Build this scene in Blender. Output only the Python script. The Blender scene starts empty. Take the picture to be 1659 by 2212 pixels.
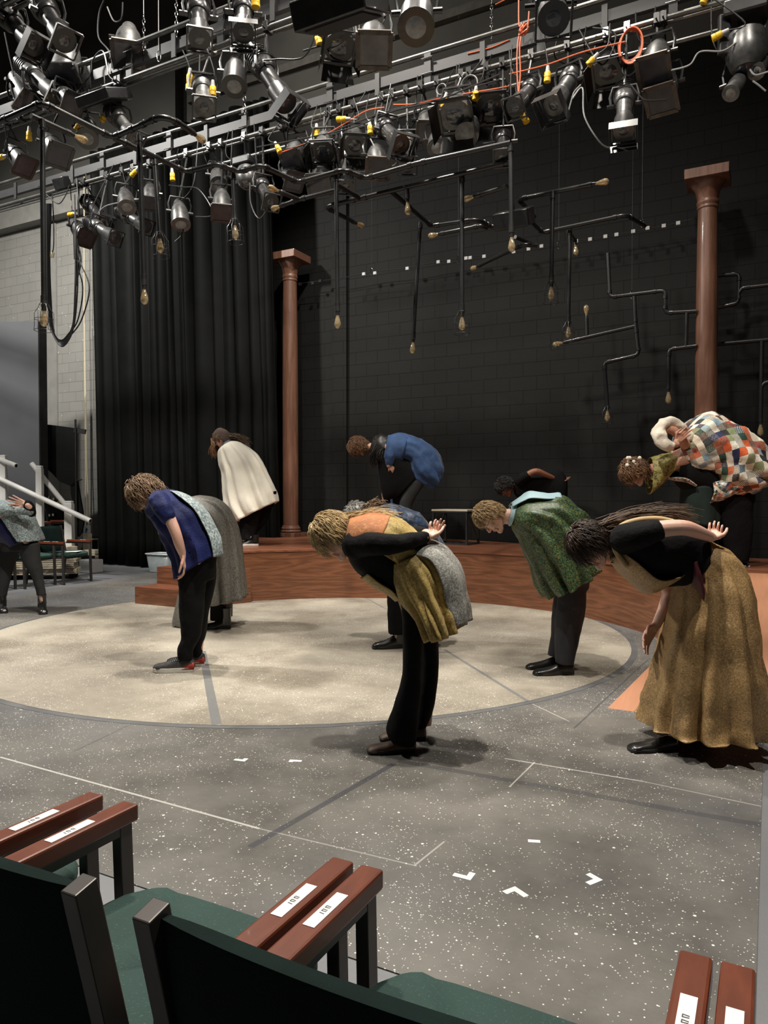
import bpy, bmesh, math, random
from math import sin, cos, pi, radians, sqrt, hypot, atan2
from mathutils import Vector, Matrix, noise
V = Vector
SC = bpy.context.scene
COL = SC.collection
RND = random.Random(7)

# ---------------------------------------------------------------- camera
FP, CX, CY = 1590.0, 829.5, 1106.0
HC = 1.3
PITCH = math.atan(36 / FP)
YAW = radians(27.7)
FWD = V((-sin(YAW), cos(YAW), 0)); RGT = V((cos(YAW), sin(YAW), 0)); UPZ = V((0, 0, 1))
CD = FWD * cos(PITCH) - UPZ * sin(PITCH); CU = UPZ * cos(PITCH) + FWD * sin(PITCH)
CAM = V((0, 0, HC))
cd = bpy.data.cameras.new('camera'); co = bpy.data.objects.new('camera', cd); COL.objects.link(co)
co.location = CAM; co.rotation_euler = (pi / 2 - PITCH, 0, YAW)
cd.sensor_fit = 'VERTICAL'; cd.sensor_height = 36; cd.sensor_width = 27; cd.lens = FP / 2212 * 36
cd.clip_start = 0.05; cd.clip_end = 100
SC.camera = co

# ---------------------------------------------------------------- light and exposure
w = bpy.data.worlds.new('world'); SC.world = w; w.use_nodes = True
w.node_tree.nodes['Background'].inputs[0].default_value = (0.75, 0.85, 1.0, 1)
w.node_tree.nodes['Background'].inputs[1].default_value = 0.02
SC.view_settings.view_transform = 'Standard'; SC.view_settings.look = 'None'
SC.view_settings.exposure = 0.0; SC.view_settings.gamma = 1.0
SC.view_settings.use_curve_mapping = False

def lamp(name, kind, loc, target, power, size=0.3, col=(1, 1, 1), spot=None, blend=0.6):
    l = bpy.data.lights.new(name, kind); l.energy = power; l.color = col
    if kind == 'AREA': l.shape = 'DISK'; l.size = size
    else: l.shadow_soft_size = size
    if spot: l.spot_size = radians(spot); l.spot_blend = blend
    o = bpy.data.objects.new(name, l); COL.objects.link(o); o.location = loc
    o.rotation_euler = (V(target) - V(loc)).to_track_quat('-Z', 'Y').to_euler()
    return o
WARM = (1.0, 0.93, 0.83)
# work lights under the ceiling over the stage, then one added wall fill
lamp('work_and_fill_light', 'SPOT', (-2.0, 2.9, 7.6), (-2.2, 3.9, 0), 1750, 0.11, WARM, 132, 1.0)
lamp('work_and_fill_light', 'SPOT', (0.9, 3.2, 7.6), (-0.2, 4.2, 0), 1000, 0.12, WARM, 132, 1.0)
lamp('work_and_fill_light', 'SPOT', (-4.5, 4.8, 8.4), (-4.6, 5.6, 0), 2300, 0.2, WARM, 132, 1.0)
lamp('work_and_fill_light', 'SPOT', (-1.6, 6.2, 8.6), (-1.9, 6.9, 0), 950, 0.2, WARM, 128, 1.0)
lamp('work_and_fill_light', 'SPOT', (-9.6, 3.2, 8.4), (-10.6, 7.4, 0.5), 3300, 0.3, (1.0, 0.97, 0.91), 150, 0.8)
lamp('work_and_fill_light', 'SPOT', (-8.4, 4.4, 8.6), (-13.2, 10.6, 4.4), 2600, 0.15, (1.0, 0.97, 0.90), 56, 0.8)
lamp('work_and_fill_light', 'SPOT', (-3.8, 6.6, 9.0), (-7.2, 10.6, 3.3), 1300, 0.1, (1.0, 0.96, 0.88), 40, 0.9)
lamp('work_and_fill_light', 'SPOT', (-8.5, 6.2, 9.6), (-4.6, 10.6, 9.0), 700, 0.2, (1.0, 0.96, 0.88), 90, 1.0)  # added fill spot, no fixture behind it: brightens the upper wall

# ---------------------------------------------------------------- pixel of the photograph -> point in the room
def ray(u, v): return CD + RGT * ((u - CX) / FP) - CU * ((v - CY) / FP)
def onZ(u, v, z=0.0):
    r = ray(u, v); return CAM + r * ((z - HC) / r.z)
def onY(u, v, y):
    r = ray(u, v); return CAM + r * (y / r.y)
def atd(u, v, d):
    r = ray(u, v); return CAM + r * (d / r.dot(FWD))
def depth(p): return (V(p) - CAM).dot(FWD)

# ---------------------------------------------------------------- materials
def newmat(name):
    m = bpy.data.materials.new(name); m.use_nodes = True
    nt = m.node_tree; return m, nt, nt.nodes['Principled BSDF']
def nd(nt, t, **k):
    n = nt.nodes.new(t)
    for a, b in k.items():
        if a in ('loc',): continue
        setattr(n, a, b)
    return n
def lk(nt, a, b): nt.links.new(a, b)
def srgb(c):
    return tuple(((x / 255) / 12.92 if x / 255 <= 0.04045 else ((x / 255 + 0.055) / 1.055) ** 2.4) for x in c)
def mat(name, col, rough=0.6, metal=0.0, var=0.25, scale=6.0, bump=0.0, bscale=40.0, sheen=0.0, coords='Object', trans=0.0, stretch=None, detail=4, spec=None, coat=0):
    """plain paint / cloth / metal with a little noise in its colour and surface"""
    m, nt, b = newmat(name)
    tc = nd(nt, 'ShaderNodeTexCoord'); src = tc.outputs[coords]
    if stretch:
        mp = nd(nt, 'ShaderNodeMapping'); mp.inputs['Scale'].default_value = stretch
        lk(nt, src, mp.inputs[0]); src = mp.outputs[0]
    n = nd(nt, 'ShaderNodeTexNoise'); n.inputs['Scale'].default_value = scale; n.inputs['Detail'].default_value = detail
    lk(nt, src, n.inputs['Vector'])
    r = nd(nt, 'ShaderNodeValToRGB')
    lo = [c * (1 - var) for c in col[:3]]; hi = [min(1, c * (1 + var)) for c in col[:3]]
    r.color_ramp.elements[0].position = 0.3; r.color_ramp.elements[1].position = 0.7
    r.color_ramp.elements[0].color = (*lo, 1); r.color_ramp.elements[1].color = (*hi, 1)
    lk(nt, n.outputs['Fac'], r.inputs[0]); lk(nt, r.outputs[0], b.inputs['Base Color'])
    b.inputs['Roughness'].default_value = rough; b.inputs['Metallic'].default_value = metal
    if spec is not None: b.inputs['Specular IOR Level'].default_value = spec
    if sheen: b.inputs['Sheen Weight'].default_value = sheen; b.inputs['Sheen Roughness'].default_value = 0.4
    if coat: b.inputs['Coat Weight'].default_value = coat
    if trans: b.inputs['Transmission Weight'].default_value = trans
    if bump:
        n2 = nd(nt, 'ShaderNodeTexNoise'); n2.inputs['Scale'].default_value = bscale; n2.inputs['Detail'].default_value = 6
        lk(nt, src, n2.inputs['Vector'])
        bp = nd(nt, 'ShaderNodeBump'); bp.inputs['Strength'].default_value = bump; bp.inputs['Distance'].default_value = 0.02
        lk(nt, n2.outputs['Fac'], bp.inputs['Height']); lk(nt, bp.outputs[0], b.inputs['Normal'])
    return m
def mathn(nt, op, a, bb=None, clamp=False):
    n = nd(nt, 'ShaderNodeMath', operation=op, use_clamp=clamp)
    for i, x in enumerate((a, bb)):
        if x is None: continue
        if isinstance(x, (int, float)): n.inputs[i].default_value = x
        else: lk(nt, x, n.inputs[i])
    return n.outputs[0]
def mix(nt, fac, a, b_, mode='MIX'):
    n = nd(nt, 'ShaderNodeMix', data_type='RGBA', blend_type=mode)
    for i, x in ((0, fac), (6, a), (7, b_)):
        if isinstance(x, (int, float)): n.inputs[i].default_value = x
        elif isinstance(x, tuple): n.inputs[i].default_value = (*x[:3], 1)
        else: lk(nt, x, n.inputs[i])
    return n.outputs[2]
def ramp(nt, src, p0, p1, c0=(0, 0, 0), c1=(1, 1, 1)):
    r = nd(nt, 'ShaderNodeValToRGB'); e = r.color_ramp.elements
    e[0].position = p0; e[1].position = p1; e[0].color = (*c0, 1); e[1].color = (*c1, 1)
    lk(nt, src, r.inputs[0]); return r.outputs[0]
def tnoise(nt, vec, scale, detail=4, rough=0.5):
    n = nd(nt, 'ShaderNodeTexNoise'); n.inputs['Scale'].default_value = scale
    n.inputs['Detail'].default_value = detail; n.inputs['Roughness'].default_value = rough
    lk(nt, vec, n.inputs['Vector']); return n.outputs['Fac']

def floor_mat(name, c_lo, c_hi, c_tint, lines, speck=1.0, brush=0.0):
    """stage floor paint: sponged base, white spatter, ruled seams.  lines: (x1,y1,x2,y2,half width,colour,strength)"""
    m, nt, b = newmat(name)
    tc = nd(nt, 'ShaderNodeTexCoord'); P = tc.outputs['Object']
    base = mix(nt, ramp(nt, tnoise(nt, P, 1.3, 6, 0.6), 0.38, 0.62), c_lo, c_hi)
    base = mix(nt, mathn(nt, 'MULTIPLY', ramp(nt, tnoise(nt, P, 0.55, 3), 0.45, 0.62), 0.55), base, c_tint)
    base = mix(nt, mathn(nt, 'MULTIPLY', ramp(nt, tnoise(nt, P, 14, 6, 0.7), 0.3, 0.75), 0.25), base, c_hi)
    # spatter of three sizes, thicker in drifts
    drift = ramp(nt, tnoise(nt, P, 1.7, 4, 0.6), 0.38, 0.72)
    for sc, thr, k in ((30, 0.17, 1.0), (70, 0.26, 0.9), (130, 0.36, 0.7), (16, 0.065, 1.0)):
        vo = nd(nt, 'ShaderNodeTexVoronoi'); vo.inputs['Scale'].default_value = sc; lk(nt, P, vo.inputs['Vector'])
        wn = nd(nt, 'ShaderNodeSeparateColor'); lk(nt, vo.outputs['Color'], wn.inputs[0])
        keep = mathn(nt, 'LESS_THAN', wn.outputs[0], mathn(nt, 'ADD', mathn(nt, 'MULTIPLY', drift, 0.55 * speck), 0.05 * speck))
        size = mathn(nt, 'MULTIPLY', wn.outputs[1], thr)
        dot = mathn(nt, 'MULTIPLY', mathn(nt, 'LESS_THAN', vo.outputs['Distance'], size), keep)
        base = mix(nt, mathn(nt, 'MULTIPLY', dot, 0.9 * k), base, (0.85, 0.83, 0.76))
    sx = nd(nt, 'ShaderNodeSeparateXYZ'); lk(nt, P, sx.inputs[0])
    for (x1, y1, x2, y2, hw, c, st) in lines:
        L = hypot(x2 - x1, y2 - y1); dx, dy = (x2 - x1) / L, (y2 - y1) / L
        a = mathn(nt, 'SUBTRACT', sx.outputs[0], x1); e = mathn(nt, 'SUBTRACT', sx.outputs[1], y1)
        across = mathn(nt, 'ABSOLUTE', mathn(nt, 'SUBTRACT', mathn(nt, 'MULTIPLY', a, dy), mathn(nt, 'MULTIPLY', e, dx)))
        along = mathn(nt, 'ADD', mathn(nt, 'MULTIPLY', a, dx), mathn(nt, 'MULTIPLY', e, dy))
        on = mathn(nt, 'MULTIPLY', mathn(nt, 'LESS_THAN', across, hw),
                   mathn(nt, 'MULTIPLY', mathn(nt, 'GREATER_THAN', along, 0.0), mathn(nt, 'LESS_THAN', along, L)))
        on = mathn(nt, 'MULTIPLY', on, st)
        base = mix(nt, on, base, c)
    lk(nt, base, b.inputs['Base Color'])
    b.inputs['Roughness'].default_value = 0.6; b.inputs['Specular IOR Level'].default_value = 0.3
    bp = nd(nt, 'ShaderNodeBump'); bp.inputs['Strength'].default_value = 0.15; bp.inputs['Distance'].default_value = 0.01
    lk(nt, tnoise(nt, P, 60, 5), bp.inputs['Height']); lk(nt, bp.outputs[0], b.inputs['Normal'])
    return m
def block_mat(name, c1, c2, c_mortar, bump=0.6, flecks=0.0):
    """painted concrete block laid in running bond; object space x along the wall, z up"""
    m, nt, b = newmat(name)
    tc = nd(nt, 'ShaderNodeTexCoord')
    sx = nd(nt, 'ShaderNodeSeparateXYZ'); lk(nt, tc.outputs['Object'], sx.inputs[0])
    cb = nd(nt, 'ShaderNodeCombineXYZ'); lk(nt, sx.outputs[0], cb.inputs[0]); lk(nt, sx.outputs[2], cb.inputs[1])
    br = nd(nt, 'ShaderNodeTexBrick'); lk(nt, cb.outputs[0], br.inputs['Vector'])
    br.inputs['Scale'].default_value = 1.0; br.inputs['Brick Width'].default_value = 0.406; br.inputs['Row Height'].default_value = 0.203
    br.inputs['Mortar Size'].default_value = 0.006; br.inputs['Mortar Smooth'].default_value = 0.3
    br.inputs['Color1'].default_value = (*c1, 1); br.inputs['Color2'].default_value = (*c2, 1); br.inputs['Mortar'].default_value = (*c_mortar, 1)
    col = mix(nt, mathn(nt, 'MULTIPLY', ramp(nt, tnoise(nt, tc.outputs['Object'], 1.3, 5), 0.35, 0.7), 0.4), br.outputs['Color'], tuple(x * 1.35 for x in c1))
    if flecks:
        vo = nd(nt, 'ShaderNodeTexVoronoi'); vo.inputs['Scale'].default_value = 7; lk(nt, tc.outputs['Object'], vo.inputs['Vector'])
        col = mix(nt, mathn(nt, 'MULTIPLY', mathn(nt, 'LESS_THAN', vo.outputs['Distance'], 0.07), flecks), col, (0.8, 0.8, 0.75))
    lk(nt, col, b.inputs['Base Color']); b.inputs['Roughness'].default_value = 0.7; b.inputs['Specular IOR Level'].default_value = 0.18
    bp = nd(nt, 'ShaderNodeBump'); bp.inputs['Strength'].default_value = bump; bp.inputs['Distance'].default_value = 0.008; bp.invert = True
    h = mathn(nt, 'ADD', br.outputs['Fac'], mathn(nt, 'MULTIPLY', tnoise(nt, tc.outputs['Object'], 45, 5), 0.25))
    lk(nt, h, bp.inputs['Height']); lk(nt, bp.outputs[0], b.inputs['Normal'])
    return m
def wood_mat(name, lo, hi, stretch=(1.2, 9, 9), rough=0.45, scale=2.0, rings=5.0, coat=0.15):
    m, nt, b = newmat(name)
    tc = nd(nt, 'ShaderNodeTexCoord'); mp = nd(nt, 'ShaderNodeMapping'); mp.inputs['Scale'].default_value = stretch
    lk(nt, tc.outputs['Object'], mp.inputs[0])
    n = tnoise(nt, mp.outputs[0], scale, 3, 0.5)
    g = mathn(nt, 'FRACT', mathn(nt, 'MULTIPLY', n, rings))
    g = mathn(nt, 'ABSOLUTE', mathn(nt, 'SUBTRACT', g, 0.5))
    n2 = tnoise(nt, mp.outputs[0], scale * 9, 6, 0.7)
    f = mathn(nt, 'ADD', mathn(nt, 'MULTIPLY', g, 0.9), mathn(nt, 'MULTIPLY', n2, 0.6))
    lk(nt, ramp(nt, f, 0.2, 0.9, lo, hi), b.inputs['Base Color'])
    b.inputs['Roughness'].default_value = rough; b.inputs['Coat Weight'].default_value = coat
    return m
def flecked_mat(name, base, flecks, scale=60, amount=0.35, rough=0.55, var=0.3, metal=0.0, sheen=0.0, coords='Object'):
    """woven brocade / lace / tweed: base colour with small flecks of other colours"""
    m, nt, b = newmat(name)
    tc = nd(nt, 'ShaderNodeTexCoord'); P = tc.outputs[coords]
    col = mix(nt, ramp(nt, tnoise(nt, P, 5, 4), 0.3, 0.7), tuple(c * (1 - var) for c in base), tuple(min(1, c * (1 + var)) for c in base))
    for i, fc in enumerate(flecks):
        n = tnoise(nt, P, scale * (1 + 0.37 * i), 3, 0.8)
        col = mix(nt, mathn(nt, 'MULTIPLY', ramp(nt, n, 0.62 - amount * 0.25, 0.70 - amount * 0.25), 0.8), col, fc)
    lk(nt, col, b.inputs['Base Color']); b.inputs['Roughness'].default_value = rough; b.inputs['Metallic'].default_value = metal
    if sheen: b.inputs['Sheen Weight'].default_value = sheen
    bp = nd(nt, 'ShaderNodeBump'); bp.inputs['Strength'].default_value = 0.35; bp.inputs['Distance'].default_value = 0.004
    lk(nt, tnoise(nt, P, scale * 2.5, 3), bp.inputs['Height']); lk(nt, bp.outputs[0], b.inputs['Normal'])
    return m
def patch_mat(name):
    """diamond patchwork on the garment's own u/v"""
    m, nt, b = newmat(name)
    tc = nd(nt, 'ShaderNodeTexCoord')
    sx = nd(nt, 'ShaderNodeSeparateXYZ'); lk(nt, tc.outputs['UV'], sx.inputs[0])
    u = mathn(nt, 'MULTIPLY', sx.outputs[0], 22.0); v = mathn(nt, 'MULTIPLY', sx.outputs[1], 11.0)
    a = mathn(nt, 'FLOOR', mathn(nt, 'ADD', u, v)); c = mathn(nt, 'FLOOR', mathn(nt, 'SUBTRACT', u, v)); e = mathn(nt, 'FLOOR', mathn(nt, 'MULTIPLY', v, 1.0))
    cb = nd(nt, 'ShaderNodeCombineXYZ'); lk(nt, a, cb.inputs[0]); lk(nt, c, cb.inputs[1])
    wn = nd(nt, 'ShaderNodeTexWhiteNoise', noise_dimensions='3D'); lk(nt, cb.outputs[0], wn.inputs['Vector'])
    r = nd(nt, 'ShaderNodeValToRGB'); r.color_ramp.interpolation = 'CONSTANT'
    pal = [(225, 215, 195), (205, 195, 178), (50, 50, 50), (165, 100, 75), (120, 145, 160), (232, 226, 208), (38, 66, 52), (160, 158, 148), (38, 46, 80),
           (214, 202, 180), (150, 60, 50), (130, 140, 100), (236, 230, 215), (90, 65, 55), (150, 168, 170), (200, 90, 45), (208, 198, 180)]
    while len(r.color_ramp.elements) < len(pal): r.color_ramp.elements.new(0.5)
    for i, c_ in enumerate(pal):
        r.color_ramp.elements[i].position = i / len(pal)
    for i, c_ in enumerate(pal):
        r.color_ramp.elements[i].color = (*srgb(c_), 1)
    lk(nt, wn.outputs['Value'], r.inputs[0])
    stripes = mathn(nt, 'GREATER_THAN', mathn(nt, 'FRACT', mathn(nt, 'MULTIPLY', sx.outputs[1], 90.0)), 0.55)
    sp = nd(nt, 'ShaderNodeSeparateColor'); lk(nt, wn.outputs['Color'], sp.inputs[0])
    st = mathn(nt, 'MULTIPLY', stripes, mathn(nt, 'GREATER_THAN', sp.outputs[1], 0.86))
    col = mix(nt, st, r.outputs[0], (0.02, 0.02, 0.02))
    n = ramp(nt, tnoise(nt, tc.outputs['Object'], 90, 3), 0.4, 0.62)
    col = mix(nt, mathn(nt, 'MULTIPLY', n, mathn(nt, 'MULTIPLY', mathn(nt, 'GREATER_THAN', sp.outputs[2], 0.55), 0.45)), col, (0.3, 0.25, 0.2))
    lk(nt, col, b.inputs['Base Color']); b.inputs['Roughness'].default_value = 0.8
    bp = nd(nt, 'ShaderNodeBump'); bp.inputs['Strength'].default_value = 0.5; bp.inputs['Distance'].default_value = 0.01
    lk(nt, tnoise(nt, tc.outputs['Object'], 28, 4), bp.inputs['Height']); lk(nt, bp.outputs[0], b.inputs['Normal'])
    return m

# ---------------------------------------------------------------- mesh helpers
class MB:
    def __init__(s): s.v = []; s.f = []; s.uv = {}
    def add(s, vs, fs):
        o = len(s.v); s.v += [V(p) for p in vs]; s.f += [tuple(i + o for i in f) for f in fs]; return s
    def box(s, c, size, M=None):
        c = V(c); h = V(size) / 2
        vs = [V((x * h.x, y * h.y, z * h.z)) for x in (-1, 1) for y in (-1, 1) for z in (-1, 1)]
        vs = [(M @ p if M else p) + c for p in vs]
        return s.add(vs, [(0, 1, 3, 2), (4, 6, 7, 5), (0, 4, 5, 1), (2, 3, 7, 6), (0, 2, 6, 4), (1, 5, 7, 3)])
    def beam(s, p, q, w, h, up=UPZ):
        """box from p to q, w across, h along 'up'"""
        p, q = V(p), V(q); z = (q - p); L = z.length; z = z / L
        x = z.cross(V(up)); x = x.normalized() if x.length > 1e-5 else z.orthogonal().normalized()
        y = x.cross(z).normalized()
        vs = [b + x * (sx * w / 2) + y * (sy * h / 2) for b in (p, q) for sx, sy in ((-1, -1), (1, -1), (1, 1), (-1, 1))]
        return s.add(vs, [(0, 1, 2, 3), (7, 6, 5, 4), (0, 4, 5, 1), (1, 5, 6, 2), (2, 6, 7, 3), (3, 7, 4, 0)])
    def cyl(s, p, q, r0, r1=None, n=12, caps=True):
        r1 = r0 if r1 is None else r1
        p, q = V(p), V(q); z = (q - p).normalized(); x = z.orthogonal().normalized(); y = z.cross(x)
        vs = []
        for b, r in ((p, r0), (q, r1)):
            vs += [b + x * (r * cos(2 * pi * i / n)) + y * (r * sin(2 * pi * i / n)) for i in range(n)]
        fs = [(i, (i + 1) % n, n + (i + 1) % n, n + i) for i in range(n)]
        if caps: fs += [tuple(range(n))[::-1], tuple(range(n, 2 * n))]
        return s.add(vs, fs)
    def tube(s, pts, r, n=8, caps=True):
        """tube along a polyline, r a number or a list"""
        pts = [V(p) for p in pts]; m = len(pts)
        rs = r if isinstance(r, (list, tuple)) else [r] * m
        t0 = (pts[1] - pts[0]).normalized(); x = t0.orthogonal().normalized(); o = len(s.v)
        for i, p in enumerate(pts):
            t = (pts[min(i + 1, m - 1)] - pts[max(i - 1, 0)])
            t = t.normalized() if t.length > 1e-9 else t0
            x = (x - t * x.dot(t)); x = x.normalized() if x.length > 1e-6 else t.orthogonal().normalized()
            y = t.cross(x)
            s.v += [p + x * (rs[i] * cos(2 * pi * k / n)) + y * (rs[i] * sin(2 * pi * k / n)) for k in range(n)]
        for i in range(m - 1):
            for k in range(n):
                a = o + i * n + k; b_ = o + i * n + (k + 1) % n
                s.f.append((a, b_, b_ + n, a + n))
        if caps:
            s.f.append(tuple(o + k for k in range(n))[::-1]); s.f.append(tuple(o + (m - 1) * n + k for k in range(n)))
        return s
    def lathe(s, prof, p=(0, 0, 0), axis=(0, 0, 1), n=20, caps=True):
        """prof: (radius, height along axis)"""
        p = V(p); z = V(axis).normalized(); x = z.orthogonal().normalized(); y = z.cross(x); o = len(s.v)
        for r, h in prof:
            s.v += [p + z * h + x * (max(r, 1e-4) * cos(2 * pi * k / n)) + y * (max(r, 1e-4) * sin(2 * pi * k / n)) for k in range(n)]
        for i in range(len(prof) - 1):
            for k in range(n):
                a = o + i * n + k; b_ = o + i * n + (k + 1) % n
                s.f.append((a, b_, b_ + n, a + n))
        if caps:
            s.f.append(tuple(o + k for k in range(n))[::-1]); e = o + (len(prof) - 1) * n
            s.f.append(tuple(e + k for k in range(n)))
        return s
    def prism(s, poly, z0, z1):
        n = len(poly)
        vs = [(x, y, z0) for x, y in poly] + [(x, y, z1) for x, y in poly]
        fs = [tuple(range(n))[::-1], tuple(range(n, 2 * n))] + [(i, (i + 1) % n, n + (i + 1) % n, n + i) for i in range(n)]
        return s.add(vs, fs)
    def capsule(s, p, q, r0, r1=None, n=14):
        r1 = r0 if r1 is None else r1
        p, q = V(p), V(q); z = q - p; L = z.length; z = z.normalized() if L > 1e-6 else V((0, 0, 1))
        pr = [(r0 * cos(a), -r0 * sin(a)) for a in (pi / 2, pi / 3, pi / 6)] + [(r0, 0), (r1, L)] + [(r1 * cos(a), L + r1 * sin(a)) for a in (pi / 6, pi / 3, pi / 2)]
        return s.lathe(pr, p, z, n)
    def ball(s, c, r, n=14, sc=(1, 1, 1), M=None):
        o = len(s.v); c = V(c); m = n // 2 + 1
        for i in range(m + 1):
            th = pi * i / m
            for k in range(n):
                a = 2 * pi * k / n
                p = V((max(sin(th), 1e-3) * cos(a) * r * sc[0], max(sin(th), 1e-3) * sin(a) * r * sc[1], -cos(th) * r * sc[2]))
                s.v.append(c + (M @ p if M else p))
        for i in range(m):
            for k in range(n):
                a = o + i * n + k; b_ = o + i * n + (k + 1) % n
                s.f.append((a, b_, b_ + n, a + n))
        s.f.append(tuple(o + k for k in range(n))[::-1]); s.f.append(tuple(o + m * n + k for k in range(n)))
        return s
    def mesh(s, name):
        me = bpy.data.meshes.new(name); me.from_pydata([tuple(p) for p in s.v], [], s.f)
        if s.uv:
            ul = me.uv_layers.new(name='UVMap')
            for l in me.loops: ul.data[l.index].uv = s.uv.get(l.vertex_index, (0, 0))
        me.update(); return me

def obj(name, mb, m, parent=None, smooth=True, angle=40, bevel=0.0, solid=0.0, subsurf=0):
    me = mb.mesh(name) if isinstance(mb, MB) else mb
    o = bpy.data.objects.new(name, me); COL.objects.link(o)
    if m: me.materials.clear(); me.materials.append(m)
    if smooth:
        me.polygons.foreach_set('use_smooth', [True] * len(me.polygons))
        me.set_sharp_from_angle(angle=radians(angle))
    if parent:
        o.parent = parent
        r = parent
        while r.parent: r = r.parent
        o.matrix_parent_inverse = Matrix.Translation(-r.location) if parent is r else Matrix.Identity(4)
        if parent is not r: o.matrix_parent_inverse = (Matrix.Translation(V((0, 0, 0))))
    if bevel:
        b = o.modifiers.new('bevel', 'BEVEL'); b.width = bevel; b.segments = 2; b.limit_method = 'ANGLE'
    if solid:
        b = o.modifiers.new('solid', 'SOLIDIFY'); b.thickness = solid; b.offset = -1
    if subsurf:
        b = o.modifiers.new('sub', 'SUBSURF'); b.levels = subsurf; b.render_levels = subsurf
    return o
def tag(o, label, cat, group=None):
    o['label'] = label; o['category'] = cat
    if group: o['group'] = group
    return o
def thing(name, label, cat, loc=(0, 0, 0), group=None):
    o = bpy.data.objects.new(name, None); COL.objects.link(o); o.location = V(loc); o.empty_display_size = 0.1
    return tag(o, label, cat, group)
def struct(name, mb, m, **k):
    o = obj(name, mb, m, **k); o['kind'] = 'structure'; return o
KIDS = {}
def copy_tree(o, parent=None):
    c = o.copy(); COL.objects.link(c); c.parent = parent
    for ch in list(o.children): copy_tree(ch, c)
    return c
def spline(pts, m=6):
    """catmull-rom through lists of numbers / vectors"""
    P = [list(p) for p in pts]; n = len(P); out = []
    for i in range(n - 1):
        p0, p1, p2, p3 = P[max(i - 1, 0)], P[i], P[i + 1], P[min(i + 2, n - 1)]
        for k in range(m):
            t = k / m
            out.append([0.5 * ((2 * b) + (-a + c) * t + (2 * a - 5 * b + 4 * c - d) * t * t + (-a + 3 * b - 3 * c + d) * t ** 3) for a, b, c, d in zip(p0, p1, p2, p3)])
    out.append(P[-1]); return out

# ================================================================ MATERIALS
def fl(u1, v1, u2, v2, hw, c, st):
    a, b = onZ(u1, v1), onZ(u2, v2); return (a.x, a.y, b.x, b.y, hw, c, st)
SEAM = (0.045, 0.047, 0.055); CHALK = (0.55, 0.54, 0.50)
M_FLOOR = floor_mat('speckled_floor_paint', (0.078, 0.073, 0.066), (0.175, 0.165, 0.148), (0.085, 0.09, 0.10), [
    fl(0, 1637, 560, 1792, 0.006, CHALK, 0.75), fl(560, 1792, 900, 1873, 0.004, CHALK, 0.35),
    fl(850, 1652, 540, 1832, 0.016, SEAM, 0.75), fl(860, 1645, 1659, 1787, 0.022, SEAM, 0.5),
    fl(1090, 1640, 1390, 1690, 0.005, CHALK, 0.6), fl(1390, 1690, 1650, 1745, 0.004, CHALK, 0.4),
    fl(1155, 1648, 1100, 1702, 0.004, CHALK, 0.6), fl(960, 1820, 895, 1872, 0.004, CHALK, 0.5),
    fl(1240, 1512, 1380, 1535, 0.006, SEAM, 0.6), fl(1400, 1425, 1240, 1575, 0.006, SEAM, 0.6),
    fl(285, 1565, 160, 1625, 0.006, SEAM, 0.45), fl(1150, 1522, 1230, 1560, 0.004, CHALK, 0.5)])
M_DISC = floor_mat('sandstone_circle_paint', (0.18, 0.155, 0.12), (0.38, 0.345, 0.28), (0.19, 0.168, 0.14), [
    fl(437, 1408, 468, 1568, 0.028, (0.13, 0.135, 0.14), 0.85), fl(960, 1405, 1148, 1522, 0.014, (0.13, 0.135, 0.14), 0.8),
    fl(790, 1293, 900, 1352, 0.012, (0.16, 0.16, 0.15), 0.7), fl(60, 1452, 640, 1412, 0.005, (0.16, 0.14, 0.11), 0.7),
    fl(980, 1398, 1350, 1380, 0.005, (0.16, 0.14, 0.11), 0.7), fl(100, 1350, 850, 1318, 0.004, (0.16, 0.14, 0.11), 0.45)], speck=1.5)
M_DECK = mat('plain_grey_deck', (0.15, 0.155, 0.165), 0.6, var=0.18, scale=1.2, bump=0.1, bscale=60)
M_BLACKBLOCK = block_mat('black_painted_block', (0.0075, 0.0077, 0.007), (0.009, 0.0091, 0.0084), (0.004, 0.004, 0.004), 0.8)
M_GREYBLOCK = block_mat('grey_painted_block', (0.22, 0.215, 0.20), (0.235, 0.23, 0.215), (0.17, 0.165, 0.15), 0.7, 0.6)
M_WALLUP = mat('dark_plaster', (0.085, 0.081, 0.073), 0.8, var=0.15, scale=1.0, spec=0.15)
M_BLACK = mat('black_paint', (0.010, 0.010, 0.010), 0.7, spec=0.2)
M_WOOD = wood_mat('stained_plywood', (0.105, 0.037, 0.016), (0.25, 0.098, 0.045), (0.55, 0.55, 6), 0.42, 1.6, 7)
M_WOODTOP = wood_mat('stained_plywood_deck', (0.13, 0.042, 0.02), (0.27, 0.105, 0.055), (0.8, 7, 7), 0.4, 1.2, 3)
M_RAMP = wood_mat('ramp_plywood', (0.31, 0.135, 0.07), (0.46, 0.22, 0.125), (5, 0.5, 0.5), 0.5, 1.2, 2, 0.05)
M_COLUMN = wood_mat('painted_column_wood', (0.125, 0.056, 0.034), (0.235, 0.115, 0.075), (9, 9, 0.7), 0.4, 1.5, 3, 0.2)
M_CURTAIN = mat('black_velour', (0.0042, 0.0044, 0.0041), 0.65, var=0.2, scale=3, spec=0.07, bump=0.1, bscale=120)
M_PANEL = mat('grey_flat_paint', (0.062, 0.064, 0.070), 0.65, var=0.1, scale=0.9)
M_WHITE = mat('white_paint', (0.75, 0.75, 0.73), 0.45, var=0.06, scale=8)
M_PALEWOOD = wood_mat('pale_plywood', (0.42, 0.36, 0.26), (0.62, 0.56, 0.44), (1, 8, 8), 0.6, 2, 3, 0)
M_GREYW = mat('off_white_laminate', (0.42, 0.42, 0.42), 0.5, var=0.08)
M_PIPE = mat('black_pipe_paint', (0.014, 0.0145, 0.015), 0.32, var=0.2, scale=20, coat=0.2)
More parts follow.
